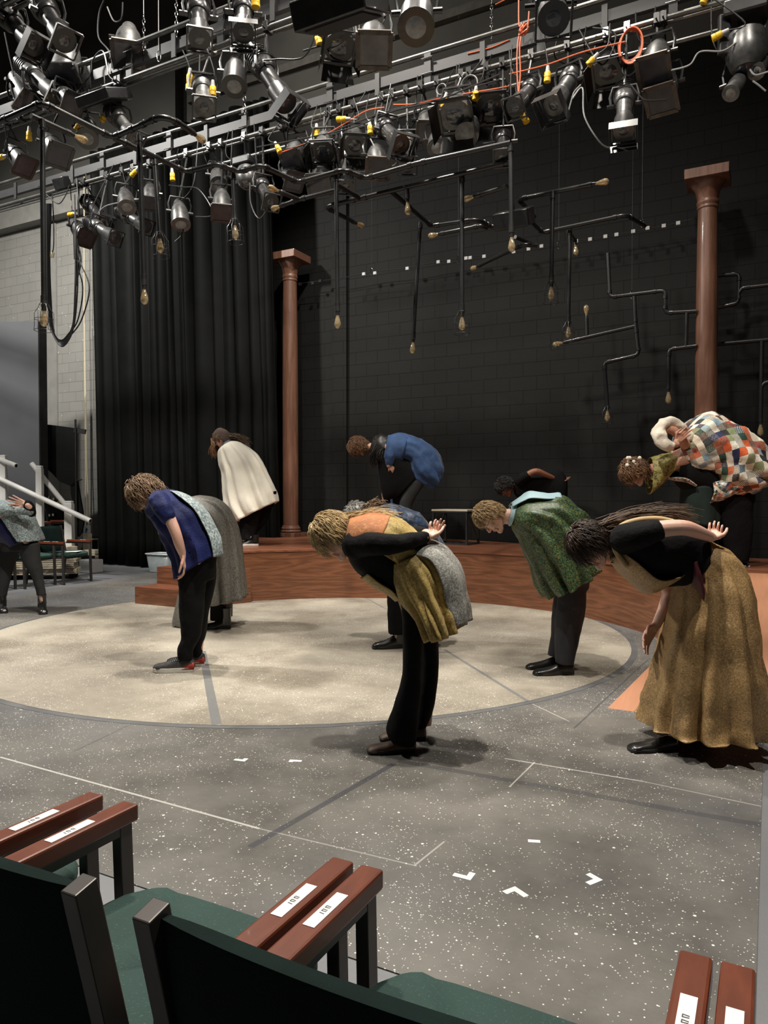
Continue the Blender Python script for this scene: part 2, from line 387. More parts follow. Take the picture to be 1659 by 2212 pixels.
M_STEEL = mat('grey_rig_pipe', (0.20, 0.20, 0.19), 0.35, metal=0.85, var=0.25, scale=12)
M_RACE = mat('raceway_grey_paint', (0.017, 0.017, 0.0185), 0.5, var=0.15, scale=5)
M_BLKMETAL = mat('black_enamel_metal', (0.02, 0.02, 0.021), 0.32, metal=0.0, var=0.3, scale=15, coat=0.3)
M_GREYMETAL = mat('worn_grey_housing', (0.115, 0.115, 0.115), 0.35, metal=0.7, var=0.35, scale=18)
M_CHROME = mat('chrome', (0.6, 0.6, 0.6), 0.18, metal=1.0, var=0.1)
M_LENS = mat('lens_glass', (0.05, 0.055, 0.07), 0.08, var=0.3, scale=30, spec=0.9)
M_LENSMILKY = mat('pale_lens', (0.30, 0.31, 0.31), 0.25, var=0.3, scale=20)
M_GEL = mat('gel_sheet', (0.055, 0.052, 0.065), 0.2, var=0.3, scale=10)
M_GELPALE = mat('pale_gel_sheet', (0.17, 0.165, 0.175), 0.3, var=0.3, scale=8)
M_GELRUST = mat('scorched_gel_frame', (0.10, 0.085, 0.072), 0.5, metal=0.3, var=0.4, scale=14)
M_YELLOW = mat('yellow_plastic', (0.75, 0.45, 0.02), 0.4, var=0.15)
M_ORANGE = mat('orange_cord', (0.60, 0.12, 0.04), 0.5, var=0.15)
M_CABLE = mat('black_rubber_cable', (0.012, 0.012, 0.013), 0.45)
M_GREYCABLE = mat('grey_cable', (0.22, 0.22, 0.22), 0.45)
M_ROPE = mat('hemp_rope', (0.48, 0.42, 0.30), 0.9, var=0.25, scale=80)
M_AMBER, _nt, _b = newmat('amber_bulb_glass')
_b.inputs['Base Color'].default_value = (0.95, 0.60, 0.25, 1); _b.inputs['Roughness'].default_value = 0.03
_b.inputs['Transmission Weight'].default_value = 0.8; _b.inputs['IOR'].default_value = 1.2; _b.inputs['Metallic'].default_value = 0.2; _b.inputs['Coat Weight'].default_value = 1.0
_n = nd(_nt, 'ShaderNodeTexNoise'); _n.inputs['Scale'].default_value = 40; lk(_nt, ramp(_nt, _n.outputs['Fac'], 0.3, 0.7, (1.0, 0.78, 0.42), (1, 0.9, 0.65)), _b.inputs['Base Color'])
M_FILAMENT = mat('brass_filament', (0.95, 0.55, 0.16), 0.25, metal=0.9, var=0.2)
M_GREENFAB = flecked_mat('green_chair_weave', (0.014, 0.044, 0.037), [(0.07, 0.15, 0.125)], 190, 0.05, 0.8, 0.15)
M_GREENPLAIN = mat('green_chair_back_cloth', (0.005, 0.013, 0.0115), 0.9, var=0.25, scale=12, spec=0.15, bump=0.2, bscale=300)
M_ARMWOOD = wood_mat('cherry_armrest', (0.085, 0.018, 0.008), (0.165, 0.042, 0.018), (4, 1, 4), 0.38, 3, 2, 0.2)
M_CHAIRMETAL = mat('bronze_grey_steel', (0.075, 0.068, 0.064), 0.4, metal=0.6, var=0.2)
M_TAPE = mat('white_tape', (0.85, 0.85, 0.80), 0.6, var=0.05)
M_INK = mat('printed_ink', (0.10, 0.10, 0.11), 0.7)

# ================================================================ ROOM
struct('floor', MB().box((-6, 3.4, -0.05), (24, 15.0, 0.1)), M_DECK, smooth=False)
pts = [onZ(0, 1292), onZ(150, 1270), onZ(300, 1243), onZ(380, 1228)]
poly = [(-16, 1.76), (-0.02, 1.76), (-0.02, 6.4), (-0.9, 8.0), (-4, 9.6), (-6.5, 9.4)] + [(p.x, p.y) for p in reversed(pts)] + [(-16, pts[0].y - 1.2)]
struct('trim_1', MB().prism(poly, 0.0, 0.004), M_FLOOR, smooth=False)
CCX, CCY, CR = -3.931, 5.913, 2.953
struct('trim_2', MB().prism([(CCX + (CR + 0.05) * cos(2 * pi * i / 180), CCY + (CR + 0.05) * sin(2 * pi * i / 180)) for i in range(180)], 0.003, 0.0055),
       mat('circle_border_paint', (0.10, 0.102, 0.105), 0.6, var=0.2, scale=5), smooth=False)
struct('trim_3', MB().prism([(CCX + CR * cos(2 * pi * i / 180), CCY + CR * sin(2 * pi * i / 180)) for i in range(180)], 0.004, 0.007), M_DISC, smooth=False)
WY = 10.6
struct('wall_back', MB().box((-2.0, WY + 0.1, 7), (15.6, 0.2, 14)), M_BLACKBLOCK, smooth=False)
struct('wall_rear_left', MB().box((-13.9, WY + 0.1, 7), (8.2, 0.2, 14)), M_GREYBLOCK, smooth=False)
struct('wall_left', MB().box((-18.1, 3.4, 7), (0.2, 15, 14)), M_GREYBLOCK, smooth=False)
struct('wall_right', MB().box((6.1, 3.4, 7), (0.2, 15, 14)), M_BLACKBLOCK, smooth=False)
struct('wall_front', MB().box((-6, -4.1, 7), (24, 0.2, 14)), M_BLACKBLOCK, smooth=False)
struct('ceiling', MB().box((-6, 3.4, 14.05), (24, 15, 0.1)), M_BLACK, smooth=False)
# pilasters of the block wall
def wx(u, v=900): return onY(u, v, WY).x
x1, x2 = wx(720), wx(752)
struct('trim_4', MB().box(((x1 + x2) / 2, WY - 0.03, 7), (x2 - x1, 0.06, 14)), M_BLACKBLOCK, smooth=False)
x1, x2 = wx(106, 800), wx(126, 800)
struct('trim_5', MB().box(((x1 + x2) / 2, WY - 0.02, 3.5), (x2 - x1, 0.04, 7.0)), mat('grey_smooth_paint', (0.23, 0.225, 0.21), 0.6, var=0.08), smooth=False)
struct('trim_6', MB().box((-13.9, WY - 0.125, 7.24), (8.2, 0.25, 0.38)), mat('ledge_grey', (0.22, 0.215, 0.20), 0.65, var=0.1), smooth=False)
struct('trim_7', MB().box((-13.9, WY - 0.27, 7.44), (8.2, 0.06, 0.06)), M_WHITE, smooth=False)
struct('trim_8', MB().box((-13.9, WY - 0.11, 10.7), (8.2, 0.22, 6.5)), M_WALLUP, smooth=False)
struct('trim_9', MB().box((-1.9, WY - 0.06, 8.6), (15.4, 0.12, 0.13)), mat('brown_grey_ledge', (0.075, 0.068, 0.058), 0.7), smooth=False)
struct('trim_10', MB().box((-2.0, WY - 0.012, 10.6), (15.4, 0.024, 6.6)), M_WALLUP, smooth=False)

# ---------------------------------------------------------------- platform, steps, ramp, columns
PH = 0.62
PCX, PCY, PR = -3.305, 5.468, 2.876
s0 = onZ(506, 1302); a0 = atan2(s0.y - PCY, s0.x - PCX); rt = onZ(1608, 1238, PH); rb = onZ(1312, 1531, 0)
a1 = radians(60)
while True:                                    # the arc ends where it meets the ramp's left edge
    ax, ay = PCX + PR * cos(a1), PCY + PR * sin(a1)
    if (rt.x - rb.x) * (ay - rb.y) - (rt.y - rb.y) * (ax - rb.x) <= 0 or a1 < 0: break
    a1 -= 0.002
arc = [(PCX + PR * cos(a0 + (a1 - a0) * i / 60), PCY + PR * sin(a0 + (a1 - a0) * i / 60)) for i in range(61)]
SX0 = -6.72; SY = 6.39
back = [(rt.x, rt.y), (2.2, rt.y), (2.2, 8.9), (-0.3, 8.9), (-4.2, 10.57), (-7.05, 10.57), (-7.05, 9.62), (-7.35, 9.6), (SX0, SY + 0.72), (-5.75, SY + 0.72)]
plat = thing('stage_platform', 'curved raised stage platform faced with dark stained wood', 'platform', (-3.3, 9.0, 0))
face = [(x, y) for x, y in arc] + back
obj('riser_face', MB().prism(face, 0.0, PH - 0.02), M_WOOD, plat, smooth=True, angle=20)
obj('deck', MB().prism([(PCX + (x - PCX) * 0.996, PCY + (y - PCY) * 0.996) if i <= 60 else (x, y) for i, (x, y) in enumerate(face)], PH - 0.02, PH), M_WOODTOP, plat, smooth=False)
for k in range(2):
    st = thing('wooden_step', ['low front step of the stained wooden stairs at the platform', 'second stair step with the plastic tub standing behind it'][k], 'step', (SX0, SY, 0), 'stairs up to the stage platform')
    y0 = SY + 0.36 * k; z1 = 0.207 * (k + 1)
    pl = [(SX0, y0), (-5.92 + 0.12 * k, y0), (-5.55, SY + 0.72), (SX0, SY + 0.72)]
    obj('riser_face', MB().prism(pl, 0.0 if k == 0 else 0.207, z1 - 0.018), M_WOOD, st, smooth=False)
    obj('tread', MB().prism(pl, z1 - 0.018, z1), M_WOODTOP, st, smooth=False)
ramp_o = MB().add([(rb.x, rb.y, 0.004), (2.2, rb.y, 0.004), (2.2, rt.y, PH + 0.004), (rt.x, rt.y, PH + 0.004), (rt.x, rt.y, 0), (2.2, rt.y, 0)],
                  [(0, 1, 2, 3), (0, 3, 4), (1, 5, 2), (3, 2, 5, 4), (0, 4, 5, 1)])
tag(obj('stage_ramp', ramp_o, M_RAMP, smooth=False), 'orange-brown plywood ramp rising to the platform behind the long gold skirt', 'ramp')

def column(u, Y, label):
    b = onY(u, 1150, Y); x = b.x; top = 5.28
    c = thing('wooden_column', label, 'column', (x, Y, PH), 'stained columns on the platform')
    obj('shaft', MB().lathe([(0.128, 0.16), (0.131, 0.9), (0.13, 2.4), (0.122, 3.6), (0.113, 4.28)], (x, Y, PH), n=32), M_COLUMN, c)
    obj('base', MB().box((x, Y, PH + 0.03), (0.46, 0.46, 0.06)).lathe([(0.16, 0.06), (0.175, 0.075), (0.175, 0.095), (0.155, 0.105), (0.155, 0.115), (0.165, 0.125), (0.165, 0.14), (0.148, 0.15), (0.150, 0.165), (0.130, 0.18)], (x, Y, PH), n=32), M_COLUMN, c, bevel=0.004)
    z = top - PH
    obj('capital', MB().lathe([(0.113, z - 0.45), (0.125, z - 0.44), (0.125, z - 0.42), (0.118, z - 0.41), (0.130, z - 0.38), (0.130, z - 0.36), (0.12, z - 0.34), (0.128, z - 0.30), (0.145, z - 0.22), (0.20, z - 0.13), (0.205, z - 0.11)], (x, Y, PH), n=32)
        .box((x, Y, top - 0.06), (0.50, 0.50, 0.12)), M_COLUMN, c, bevel=0.008)
    return c
column(628, 10.15, 'slim brown column standing beside the black curtain')
column(1522, 10.0, 'tall brown column rising behind the patchwork coat')

# ---------------------------------------------------------------- black curtain
def curtain(name, xa0, xb0, xa1, xb1, Y, z0, z1, n, m_, lab, seed, amp=0.075):
    r = random.Random(seed); mb = MB(); NX = 420; NZ = 16
    ph = [(r.uniform(0, 6), r.uniform(0.7, 1.3), r.uniform(0.4, 1)) for _ in range(4)]
    for j in range(NZ + 1):
        t = j / NZ; z = z0 + (z1 - z0) * t
        xa, xb = xa0 + (xa1 - xa0) * t, xb0 + (xb1 - xb0) * t
        for i in range(NX + 1):
            s = i / NX; q = s * n + 0.5 * sin(s * 11 + ph[0][0]) + 0.25 * sin(s * 29 + ph[1][0])
            f = abs(sin(pi * q)) ** 0.7 * 2 - 1
            y = Y - amp * f * (0.6 + 0.4 * sin(q * 1.7 + ph[2][0])) * (1 + 0.35 * (1 - t)) + 0.03 * sin(q * 0.9 + t * 1.5)
            mb.v.append(V((xa + (xb - xa) * s + 0.02 * sin(q * 3 + t * 2), y, z)))
    for j in range(NZ):
        for i in range(NX):
            a = j * (NX + 1) + i; mb.f.append((a, a + 1, a + NX + 2, a + NX + 1))
    return tag(obj(name, mb, m_, angle=80, solid=0.006), lab, 'curtain')
ca, cb_ = onY(218, 1222, 9.75).x, onY(606, 1150, 9.75).x
ca1, cb1 = onY(196, 300, 9.75).x, onY(578, 300, 9.75).x
curtain('stage_curtain', ca, cb_, ca1, cb1, 9.75, 0.02, 7.7, 19, M_CURTAIN, 'full-height black velour curtain hanging in deep folds', 3)

# ---------------------------------------------------------------- left background
p1, p2 = atd(-260, 900, 13.4), atd(85, 900, 13.1)
pan = thing('scenery_flat', 'tall plain dark grey flat at the left edge of the stage', 'panel', (p2.x, p2.y, 0))
pm = (p1 + p2) / 2
obj('face', MB().beam((p1.x, p1.y, 2.19), (p2.x, p2.y, 2.19), 0.03, 4.38), M_PANEL, pan, smooth=False)
q = p2 + FWD * 0.16 + RGT * 0.06
obj('side_edge', MB().beam((p2.x, p2.y, 2.19), (q.x, q.y, 2.19), 0.03, 4.38), M_BLACK, pan, smooth=False)

def plate(pts, d, th=0.02, z=None):
    """flat cloth or board cut along pixels, standing at camera depth d, thickness th"""
    mb = MB(); n = len(pts)
    a = [atd(u, v, d) for u, v in pts]; b = [p + FWD * th for p in a]
    mb.add(a + b, [tuple(range(n))[::-1], tuple(range(n, 2 * n))] + [(i, (i + 1) % n, n + (i + 1) % n, n + i) for i in range(n)])
    return mb
D1 = 13.5
mk = thing('masking_frame', 'black cloth masking panel hung on a thin pole beside the grey flat', 'masking', atd(163, 1180, D1))
obj('cloth', plate([(94, 916), (128, 920), (157, 924), (164, 928), (165, 1046), (158, 1052), (152, 1050), (128, 1040), (112, 1022), (96, 1008)], D1, 0.05), M_CURTAIN, mk, smooth=False)
obj('hanging_strip', plate([(152, 1048), (166, 1036), (172, 1070), (178, 1105), (180, 1130), (176, 1150), (169, 1160), (166, 1155), (168, 1130), (158, 1090), (153, 1068)], D1, 0.06), M_CURTAIN, mk, smooth=False)
obj('pole', MB().cyl(atd(163, 906, D1 - .04), V((*atd(163, 906, D1 - .04).xy, 0.0)), 0.018), M_BLACK, mk)
obj('crossbar', MB().beam(atd(160, 929, D1), atd(185, 933, D1), 0.04, 0.09), M_BLACK, mk, smooth=False)
obj('clamp_handle', MB().cyl(atd(165, 1038, D1 - .05), atd(177, 1036, D1 - .05), 0.012), M_BLACK, mk)
sg = atd(0, 0, 1)
pl_ = MB().box(onY(122, 1031, WY - 0.008), (0.24, 0.012, 0.15))
tag(obj('paper_notice', pl_, M_WHITE, smooth=False), 'white paper notice on the block wall behind the black masking cloth', 'notice')

# rope line with its counterweight
rp = thing('rope_line', 'pale hemp rope falling in a long loop in front of the grey block wall', 'rope', onY(188, 1140, 10.3))
obj('rope', MB().tube([onY(182, 366, 10.3), onY(182, 700, 10.3), onY(184, 900, 10.3), onY(185, 1000, 10.3), onY(184.5, 1137, 10.3)], 0.014, 6)
    .tube([onY(183, 700, 10.28), onY(187, 1000, 10.28), onY(190, 1080, 10.28), onY(191.5, 1137, 10.28)], 0.012, 6), M_ROPE, rp)
obj('rope_lock', MB().box(onY(188, 1144, 10.28), (0.13, 0.08, 0.17)), mat('grey_lock_body', (0.35, 0.38, 0.44), 0.4), rp, bevel=0.01)
obj('knob', MB().cyl(onY(187, 1143, 10.24), onY(187, 1143, 10.20), 0.02), M_BLKMETAL, rp)
tag(obj('wooden_post', MB().box(onY(189, 1172, 10.28) , (0.15, 0.1, 0.36)), M_PALEWOOD, smooth=False, bevel=0.006), 'short pale wooden block mounted under the grey rope lock', 'block')
# wall radiator / vent behind the chairs and small things
vb = thing('wall_vent', 'black slatted vent low on the wall left of the curtain', 'vent', onY(206, 1180, 10.5))
obj('frame', MB().box(onY(206, 1178, 10.5), (0.36, 0.08, 0.34)), M_BLACK, vb)
obj('guard_rail', MB().beam(onY(197, 1165, 10.42), onY(214, 1164, 10.42), 0.03, 0.04).beam(onY(214, 1163, 10.42), onY(214, 1200, 10.42), 0.03, 0.03), M_WHITE, vb)
eb = thing('electrical_box', 'small black wall panel with yellow and silver switches left of the masking pole', 'box', onY(117, 1130, 10.5))
obj('backplate', MB().box(onY(117, 1118, 10.56), (0.6, 0.08, 0.75)), M_BLACK, eb)
for (u, v, mm) in ((103, 1087, M_YELLOW), (127, 1085, M_YELLOW), (117, 1078, M_CHROME), (106, 1075, M_CHROME), (108, 1113, M_CHROME), (116, 1112, M_CHROME)):
    obj('switch', MB().box(onY(u, v, 10.5), (0.06, 0.04, 0.05)), mm, eb, smooth=False)

# ---------------------------------------------------------------- white stair rails
def post(u, vt, vb_, d, w, lab):
    t = thing('railing_post', lab, 'post', atd(u, vb_, d), 'white stair railing posts')
    a, b = atd(u, vt, d), atd(u, vb_, d); b.z = 0.0; a = V((b.x, b.y, a.z))
    obj('shaft', MB().beam(b, a, w, w, FWD), M_WHITE, t, smooth=False, bevel=0.006)
    obj('cap', MB().beam(a - V((0, 0, 0.02)), a + V((0, 0, 0.045)), w * 0.9, w * 0.9, FWD), M_WHITE, t, smooth=False, bevel=0.012)
post(10.5, 989, 1240, 11.85, 0.095, 'white railing post at the far left edge')
post(88, 1012, 1243, 11.75, 0.095, 'white railing post in front of the grey flat\'s right edge')
post(151, 1088, 1244, 11.75, 0.12, 'short white railing post nearest the curtain')
def rail(pts, r, lab):
    a, b = pts; mb = MB().cyl(a, b, r, n=14)
    t = thing('hand_rail', lab, 'rail', (a + b) / 2, 'white pipe hand rails')
    obj('pipe', mb, M_WHITE, t); z = (b - a).normalized()
    obj('open_end', MB().cyl(b - z * 0.001, b + z * 0.004, r * 0.72, n=12), M_BLACK, t)
rail((atd(-40, 978, 11.95), atd(35, 1006, 11.7)), 0.039, 'short upper white hand rail ending over the left post')
rail((atd(-60, 1007, 11.85), atd(195, 1125, 11.5)), 0.040, 'long white hand rail sloping down past all three posts')
rail((atd(68, 1001, 11.9), atd(162, 1116, 11.85)), 0.040, 'steep white hand rail running down to the short post')

# stacked boards on a dolly, box, offcuts
bd = thing('board_dolly', 'stack of pale plywood boards on a low dolly behind the green chairs', 'dolly', atd(100, 1240, 10.4))
a, b = atd(2, 1238, 11.35), atd(170, 1228, 11.6); a.z = b.z = 0
L_ = (b - a); mid = (a + b) / 2
for k in range(5):
    z = 0.17 + 0.032 * k; o = V((RND.uniform(-.04, .04), RND.uniform(-.04, .04), z + 0.012))
    obj('board', MB().beam(a + o + L_ * (0.03 * RND.random()), b + o - L_ * (0.06 * RND.random()), 0.42, 0.024), M_PALEWOOD, bd, smooth=False)
obj('frame', MB().beam(a + V((0, 0, 0.12)), b + V((0, 0, 0.12)), 0.38, 0.08), M_PALEWOOD, bd, smooth=False)
for s in (0.08, 0.93):
    for e in (-0.14, 0.14):
        n_ = L_.normalized().cross(UPZ); c = a + L_ * s + n_ * e
        obj('caster', MB().cyl(c + n_ * 0.02 + V((0, 0, 0.045)), c - n_ * 0.02 + V((0, 0, 0.045)), 0.045).box(c + V((0, 0, 0.075)), (0.05, 0.05, 0.03)), M_BLACK, bd)
bx = atd(197, 1222, 12.4); bx.z = 0
tag(obj('storage_box', MB().box(bx + V((0, 0, 0.11)), (0.30, 0.25, 0.22)), M_GREYW, bevel=0.012), 'off-white box on the floor behind the end green chair', 'box')
bx = atd(146, 1215, 11.55); bx.z = 0.325
tag(obj('cardboard_box', MB().box(bx + V((0, 0, 0.09)), (0.22, 0.2, 0.17)), M_PALEWOOD, bevel=0.004), 'small tan carton resting on the board stack', 'box')
oc = onY(206, 1205, 10.2); oc.z = 0.0
for k in range(3):
    tag(obj('timber_offcut', MB().box((oc.x + 0.03 * k, 10.1, 0.05 + 0.075 * k), (0.42 - 0.05 * k, 0.2, 0.07)), M_PALEWOOD, smooth=False),
        ['timber offcut at the foot of the wall, bottom of the pile', 'middle timber offcut of the pile under the wall vent', 'short timber offcut topping the pile under the wall vent'][k], 'timber', 'timber offcuts by the wall')

# clear plastic tub with rags
tb = onZ(352, 1236); tub = thing('plastic_tub', 'clear plastic tub full of cloths behind the wooden steps', 'tub', tb)
mcl, nt_, b_ = newmat('clear_plastic'); b_.inputs['Base Color'].default_value = (0.85, 0.93, 0.95, 1); b_.inputs['Roughness'].default_value = 0.25; b_.inputs['Transmission Weight'].default_value = 0.7
n_ = nd(nt_, 'ShaderNodeTexNoise'); lk(nt_, ramp(nt_, n_.outputs['Fac'], 0.3, 0.7, (0.75, 0.85, 0.88), (0.9, 0.97, 1.0)), b_.inputs['Base Color'])
def tubring(w, d, z, n=24):
    return [(tb.x + w * (1 if cos(2 * pi * i / n) > 0 else -1) * abs(cos(2 * pi * i / n)) ** 0.35, tb.y + d * (1 if sin(2 * pi * i / n) > 0 else -1) * abs(sin(2 * pi * i / n)) ** 0.35, z) for i in range(n)]
mb = MB(); rr = [(0.21, 0.14, 0.01), (0.25, 0.175, 0.31)]
for w_, d_, z in rr: mb.v += [V(p) for p in tubring(w_, d_, z)]
mb.f = [(i, (i + 1) % 24, 24 + (i + 1) % 24, 24 + i) for i in range(24)] + [tuple(range(24))[::-1]]
obj('wall', mb, mcl, tub, solid=0.004)
mb = MB(); ring = tubring(0.262, 0.187, 0.315) + [tubring(0.262, 0.187, 0.315)[0]]
obj('rim', mb.tube(ring, 0.010, 6), mat('tub_rim', (0.75, 0.80, 0.85), 0.3), tub)
cols = [(0.6, 0.58, 0.5), (0.2, 0.55, 0.25), (0.62, 0.6, 0.55), (0.55, 0.2, 0.15), (0.5, 0.5, 0.48), (0.65, 0.55, 0.3)]
for k in range(6):
    c = V((tb.x + 0.11 * (k % 3 - 1) * 1.2, tb.y + 0.08 * (k // 3 - 0.5) * 1.5, 0.10 + 0.05 * (k % 2)))
    mb = MB().ball(c, 0.085, 18, (1.0, 0.85, 0.75))
    mb.v = [p + V((noise.noise(p * 22 + V((k * 9, 0, 0))), noise.noise(p * 22 + V((0, k * 9, 4))), noise.noise(p * 22))) * 0.03 for p in mb.v]
    tag(obj('folded_cloth', mb, mat('tub_cloth', cols[k], 0.9, var=0.2)), ['cream cloth bundled at the left end of the clear tub', 'green cloth bundle inside the clear tub', 'off-white cloth at the right end of the clear tub',
        'rust-red cloth bundle inside the clear tub', 'grey cloth bundle inside the clear tub', 'tan cloth bundle inside the clear tub'][k], 'cloth', 'cloths in the plastic tub')

# small table on the platform
tbm = thing('side_table', 'small black-framed table with a pale wooden top on the platform', 'table', onZ(985, 1172, PH))
ca_, cb2 = onZ(1008, 1178, PH), onZ(948, 1172, PH)
tx = (cb2 - ca_); ex = V((-1, 0.10, 0)).normalized(); 
A_ = ca_.copy(); W_ = 0.52; D_ = 0.36; ey = V((0.10, 1, 0)).normalized(); H_ = 0.46
cor = [A_, A_ + ex * W_, A_ + ex * W_ + ey * D_, A_ + ey * D_]
cen = (cor[0] + cor[2]) / 2
obj('table_top', MB().beam(cen - ex * (W_ / 2 + 0.02) + UPZ * (H_ + 0.0125), cen + ex * (W_ / 2 + 0.02) + UPZ * (H_ + 0.0125), D_ + 0.04, 0.025), M_PALEWOOD, tbm, smooth=False, bevel=0.003)
for c in cor: obj('leg', MB().beam(c + UPZ * 0.001, c + UPZ * H_, 0.025, 0.025, ex), M_BLKMETAL, tbm, smooth=False)
for i in range(4):
    a, b = cor[i], cor[(i + 1) % 4]
    obj('stretcher', MB().beam(a + UPZ * 0.014, b + UPZ * 0.014, 0.022, 0.022), M_BLKMETAL, tbm, smooth=False)
    obj('apron', MB().beam(a + UPZ * (H_ - 0.012), b + UPZ * (H_ - 0.012), 0.022, 0.022), M_BLKMETAL, tbm, smooth=False)
obj('brace', MB().beam(cor[0] + UPZ * H_, cor[3] + UPZ * 0.02, 0.018, 0.018, ex), M_BLKMETAL, tbm, smooth=False)
obj('brace', MB().beam(cor[2] + UPZ * H_, cor[1] + UPZ * 0.02, 0.018, 0.018, ex), M_BLKMETAL, tbm, smooth=False)

# tape marks on the floor
for (u, v, ang, L1, L2, lab) in ((1012, 1897, 0, .055, .04, 'white corner tape mark nearest the doubled armrests'), (1112, 1920, 150, .055, .045, 'lowest white corner tape mark on the speckled floor'),
        (1292, 1900, 60, .05, .045, 'white corner tape mark farthest right on the floor'), (1167, 1818, 20, .045, .0, 'single short dash of white tape above the corner marks'),
        (526, 1643, 10, .05, .03, 'white tape corner by the edge of the circle, left of its companion'), (630, 1643, 200, .05, .02, 'thin white tape corner nearest the shadow of the centre bower'),
        (815, 1888, 0, .04, .0, 'sliver of white tape beside the armrest tip')):
    p = onZ(u, v, 0.0045); a = radians(ang); e1 = V((cos(a), sin(a), 0)); e2 = V((-sin(a), cos(a), 0)); wd = 0.022
    mb = MB().beam(p, p + e1 * -L1, wd, 0.0012)
    if L2: mb.beam(p + e2 * (-wd / 2), p + e2 * L2, wd, 0.0013)
    tag(obj('tape_mark', mb, M_TAPE, smooth=False), lab, 'tape', 'white tape spike marks on the floor')

# ================================================================ LIGHTING RIG
ZR = 5.3
BAT = {'A': (6.64, 5.3, -14.5, 5.2), 'B': (5.2, 5.3, -12.5, 2.0), 'E': (3.95, 5.3, -9.0, 2.0), 'G': (8.0, 5.85, -7.2, 4.8)}
def batten(k, lab, race=True):
    Y, z, xa, xb = BAT[k]
    t = thing('lighting_batten', lab, 'batten', (0, Y, z), 'lighting battens of the rig')
    obj('lower_pipe', MB().cyl((xa, Y, z), (xb, Y, z), 0.024, n=14), M_STEEL, t)
    if race:
        obj('rear_pipe', MB().cyl((xa, Y + 0.10, z + 0.02), (xb, Y + 0.10, z + 0.02), 0.018, n=12), M_STEEL, t)
        obj('upper_pipe', MB().cyl((xa, Y, z + 0.31), (xb, Y, z + 0.31), 0.022, n=14), M_STEEL, t)
        obj('raceway', MB().box(((xa + xb) / 2, Y + 0.03, z + 0.165), (xb - xa, 0.05, 0.10)), M_RACE, t, smooth=False)
        x = xa + 0.3; i = 0
        while x < xb:
            if i % 2: obj('upright', MB().box((x, Y - 0.005, z + 0.15), (0.05, 0.012, 0.22)), M_RACE, t, smooth=False)
            else:
                obj('upright', MB().box((x, Y - 0.01, z + 0.16), (0.07, 0.02, 0.30)), M_RACE, t, smooth=False)
                for dz in (0.10, 0.25): obj('clamp_bolt', MB().cyl((x - 0.06, Y - 0.03, z + dz), (x + 0.06, Y - 0.03, z + dz), 0.007, n=8), M_CHROME, t)
            x += 0.56; i += 1
    return t
batten('A', 'long lighting batten with grey raceway crossing the picture from lower left to upper right')
batten('B', 'upper left lighting batten with grey raceway and bolted uprights')
batten('E', 'nearest lighting batten, mostly above the picture')
batten('G', 'plain pipe batten behind the right-hand lamps', False)

